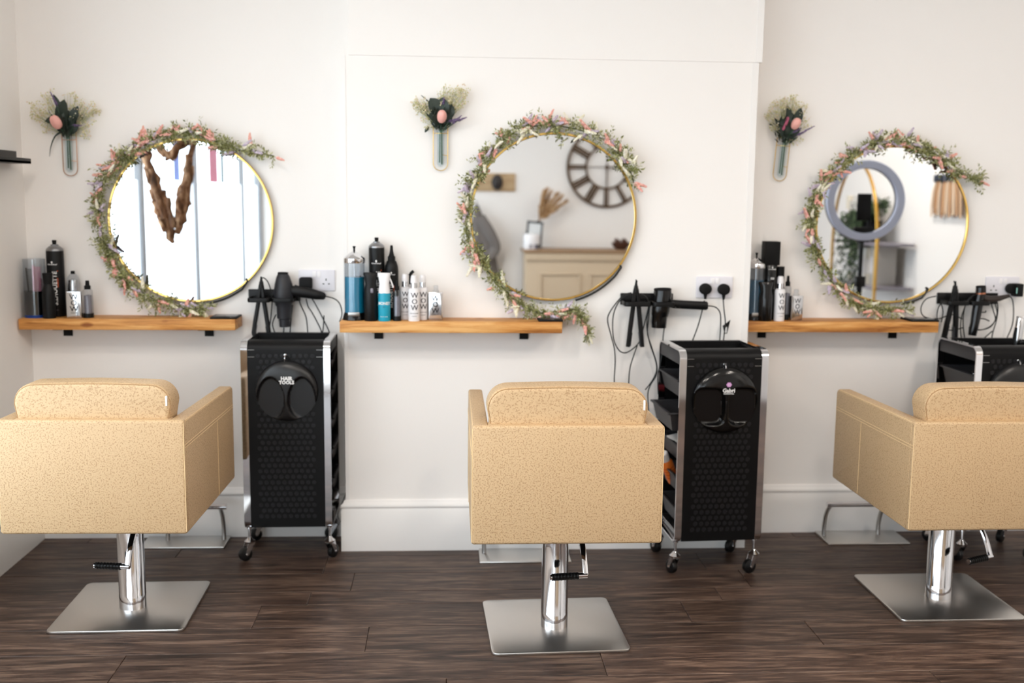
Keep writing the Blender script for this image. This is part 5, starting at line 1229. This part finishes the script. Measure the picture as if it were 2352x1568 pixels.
t = thing('orange_towel', 'orange towel hanging beside the grey gown', 'towel', (refl(1086, 540, 'y', YB+0.03, YM).x-0.06, YB+0.03, refl(1086, 515, 'y', YB+0.03, YM).z))
m = MB(); m.box(-0.05, 0.07, -0.012, 0.012, -0.60, 0, 0.008, 2); m.obj('cloth', mat('orange_towel', (198, 120, 76), 0.9, bump=(120, 0.3, 0.003)), t); MB().cyl((-0.02, -0.03, -0.01), (-0.02, 0.02, 0.0), 0.006).obj('hook', SATIN, t)
# ring light
c = refl(1986, 461, 'y', -1.36, YMA); ro, ri = 0.222, 0.179
t = thing('ring_light', 'unlit blue grey ring light on a black tripod stand', 'ring light', (c.x, c.y, 0))
MB().lathe([(ri, 0.0), (ri, 0.022), (ri+0.004, 0.026), (ro-0.004, 0.026), (ro, 0.022), (ro, 0.0)], 72, T(0, 0, c.z) @ RX2, closed=True).obj('diffuser_ring', mat('ring_diffuser', (196, 204, 228), 0.4), t)
MB().lathe([(ri, 0.0), (ri, -0.02), (ro, -0.02), (ro, 0.0)], 72, T(0, 0, c.z) @ RX2, closed=True).obj('rear_housing', BLACKM, t)
m = MB(); m.cyl((0, -0.01, 0.16), (0, -0.01, c.z-ro+0.005), 0.012); m.cyl((0, -0.01, 0.55), (0, -0.01, c.z-ro-0.22), 0.016); m.box(-0.03, 0.03, -0.03, 0.02, c.z-ro-0.01, c.z-ro+0.03, 0.004); m.obj('pole', BLACK, t)
MB().box(-0.028, 0.028, -0.03, 0.01, c.z-ro-0.26, c.z-ro-0.20, 0.005).obj('collar', BLACK, t)
for k in range(3):
    a_ = PI/2+k*2*PI/3; MB().cyl((0.01*math.cos(a_), -0.01+0.01*math.sin(a_), 0.60), (0.38*math.cos(a_), -0.01+0.38*math.sin(a_), 0.012), 0.009).obj('leg', BLACK, t)
m = MB(); m.cyl((0.03, 0, c.z-ro), (0.03, 0, c.z-0.10), 0.008); m.box(-0.055, 0.055, -0.012, 0.012, c.z-ro+0.03, c.z-ro+0.075, 0.004); m.box(-0.04, 0.04, -0.010, 0.004, c.z-0.11, c.z+0.04, 0.004); m.obj('phone_clamp', BLACKM, t)
# arched gold shelf unit with trailing plant on the right wall
a = refl(1910, 600, 'x', XR-0.30, YMA); b = refl(2012, 600, 'x', XR-0.30, YMA); zt_ = refl(1965, 376, 'x', XR-0.30, YMA).z
yc, hw = (a.y+b.y)/2, abs(a.y-b.y)/2
t = thing('arched_shelf_unit', 'tall gold arched shelf unit against the right wall', 'shelf unit', (XR-0.16, yc, 0))
arch = [(-hw, 0.0), (-hw, 0.6)]+[(hw*math.cos(PI-PI*k/16), zt_-hw*1.35+hw*1.35*math.sin(PI*k/16)) for k in range(17)]+[(hw, 0.6), (hw, 0.0)]
for dx in (-0.14,): MB().tube([(dx, y, z) for y, z in arch], 0.012, 8).obj('arch_frame', BRASSY, t)
shz = [0.12, refl(1940, 637, 'x', XR-0.15, YMA).z, 1.10]
for z in shz: MB().box(-0.14, 0.14, -hw, hw, z-0.02, z, 0.003).obj('shelf_board', SMOKE, t)
PLG = island_mat('trailing_leaves', [(44, 64, 40), (62, 84, 52), (34, 50, 34), (84, 104, 70)])
pz = shz[2]
pt_ = thing('trailing_plant', 'trailing green plant in a black pot on the arched shelf', 'plant', (XR-0.17, refl(2000, 500, 'x', XR-0.17, YMA).y, pz))
MB().lathe([(0, 0), (0.06, 0), (0.085, 0.16), (0.078, 0.16), (0.07, 0.14), (0, 0.14)], 22).obj('pot', BLACKM, pt_)
m = MB()
for k in range(46):
    a_ = rs.uniform(0, 2*PI); L_ = rs.uniform(0.15, 0.85) if k > 16 else 0.2
    sy = math.sin(a_)
    if k < 17: P = smoothpath([(0, 0, 0.14), (0.06*math.cos(a_), 0.10*sy, 0.27), (0.09*math.cos(a_), 0.17*sy, 0.24+rs.gauss(0, 0.03))], 7)
    else: P = smoothpath([(0, 0, 0.14), (-0.10, 0.09*sy, 0.20), (-0.175, 0.17*sy, 0.10), (-0.185, 0.19*sy+rs.gauss(0, 0.02), 0.10-L_)], 7)
    for p in P:
        for j in range(3): leaf_quad(m, p+rnd3()*0.012, rnd3(), rnd3(), 0.034, 0.010)
m.obj('trailing_leaves', PLG, pt_, smooth=0, kind='stuff')
BK = [(236, 234, 228), (214, 206, 190), (198, 196, 192), (242, 240, 236), (180, 176, 170)]
for r_, (zz, y0, n, hh) in enumerate(((shz[1], yc-hw+0.10, 9, 0.30), (shz[2], yc-hw+0.12, 3, 0.34), (shz[0], yc-hw+0.15, 4, 0.36))):
    y = y0
    for k in range(n):
        w = 0.055+0.02*rs.random(); h_ = hh*rs.uniform(0.8, 1.05); cc = BK[(k*3+r_) % 5]; nm = 'book_cloth_%d_%d_%d' % cc
        mm = bpy.data.materials.get(nm) or mat(nm, cc, 0.6)
        bk = thing('haircare_box', 'pale haircare box, %s on the arched unit\'s %s' % (['far end', 'second from far end', 'third from far end', 'fourth from far end', 'middle', 'just past the middle', 'third from near end', 'second from near end', 'near end'][k], ['middle board', 'top board', 'bottom board'][r_]), 'box', (XR-0.16, y+w/2, zz), group='haircare boxes on the arched shelf')
        MB().box(-0.09, 0.09, -w/2+0.001, w/2-0.001, 0, h_, 0.003).obj('carton', mm, bk); MB().box(-0.0905, -0.089, -w*0.3, w*0.3, h_*0.3, h_*0.7).obj('label_panel', SOCK, bk)
        y += w+0.006
# hair colour swatches on the right wall
a = refl(2142, 402, 'x', XR-0.02, YMA); b = refl(2212, 500, 'x', XR-0.02, YMA)
t = thing('hair_swatches', 'fan of blonde and tan hair swatches on a grey rail, right wall', 'hair swatches', (XR, (a.y+b.y)/2, a.z))
w = abs(a.y-b.y)/2
MB().box(-0.03, 0, -w*0.75, w*0.75, -0.06, -0.03, 0.003).obj('rail', mat('slate_rail', (70, 76, 90), 0.5), t)
for k in range(5): MB().box(-0.05, -0.01, -w*0.68+k*w*0.32, -w*0.68+k*w*0.32+0.035, -0.05, 0.0, 0.006).obj('peg', bpy.data.materials['slate_rail'], t)
HC = [(226, 204, 178), (196, 150, 108), (232, 214, 194), (170, 122, 84), (220, 194, 166), (206, 170, 134)]
L_ = a.z-b.z
for k in range(26):
    y = -w*0.88+1.76*w*k/25+rs.gauss(0, w*0.02); mm = bpy.data.materials.get('hair_%d' % (k*5 % 6)) or mat('hair_%d' % (k*5 % 6), HC[k*5 % 6], 0.5)
    dp = 0.006*(k % 3)
    MB().loft([(-0.022-dp, y*0.80, -0.045), (-0.026-dp, y*0.95, -L_*0.4), (-0.026-dp, y*1.02, -L_*0.75), (-0.024-dp, y*1.04, -L_*rs.uniform(0.92, 1.04))], [(w*0.045, 0.006), (w*0.06, 0.006), (w*0.065, 0.005), (w*0.055, 0.003)], 8, side=(0, 1, 0)).obj('swatch', mm, t)
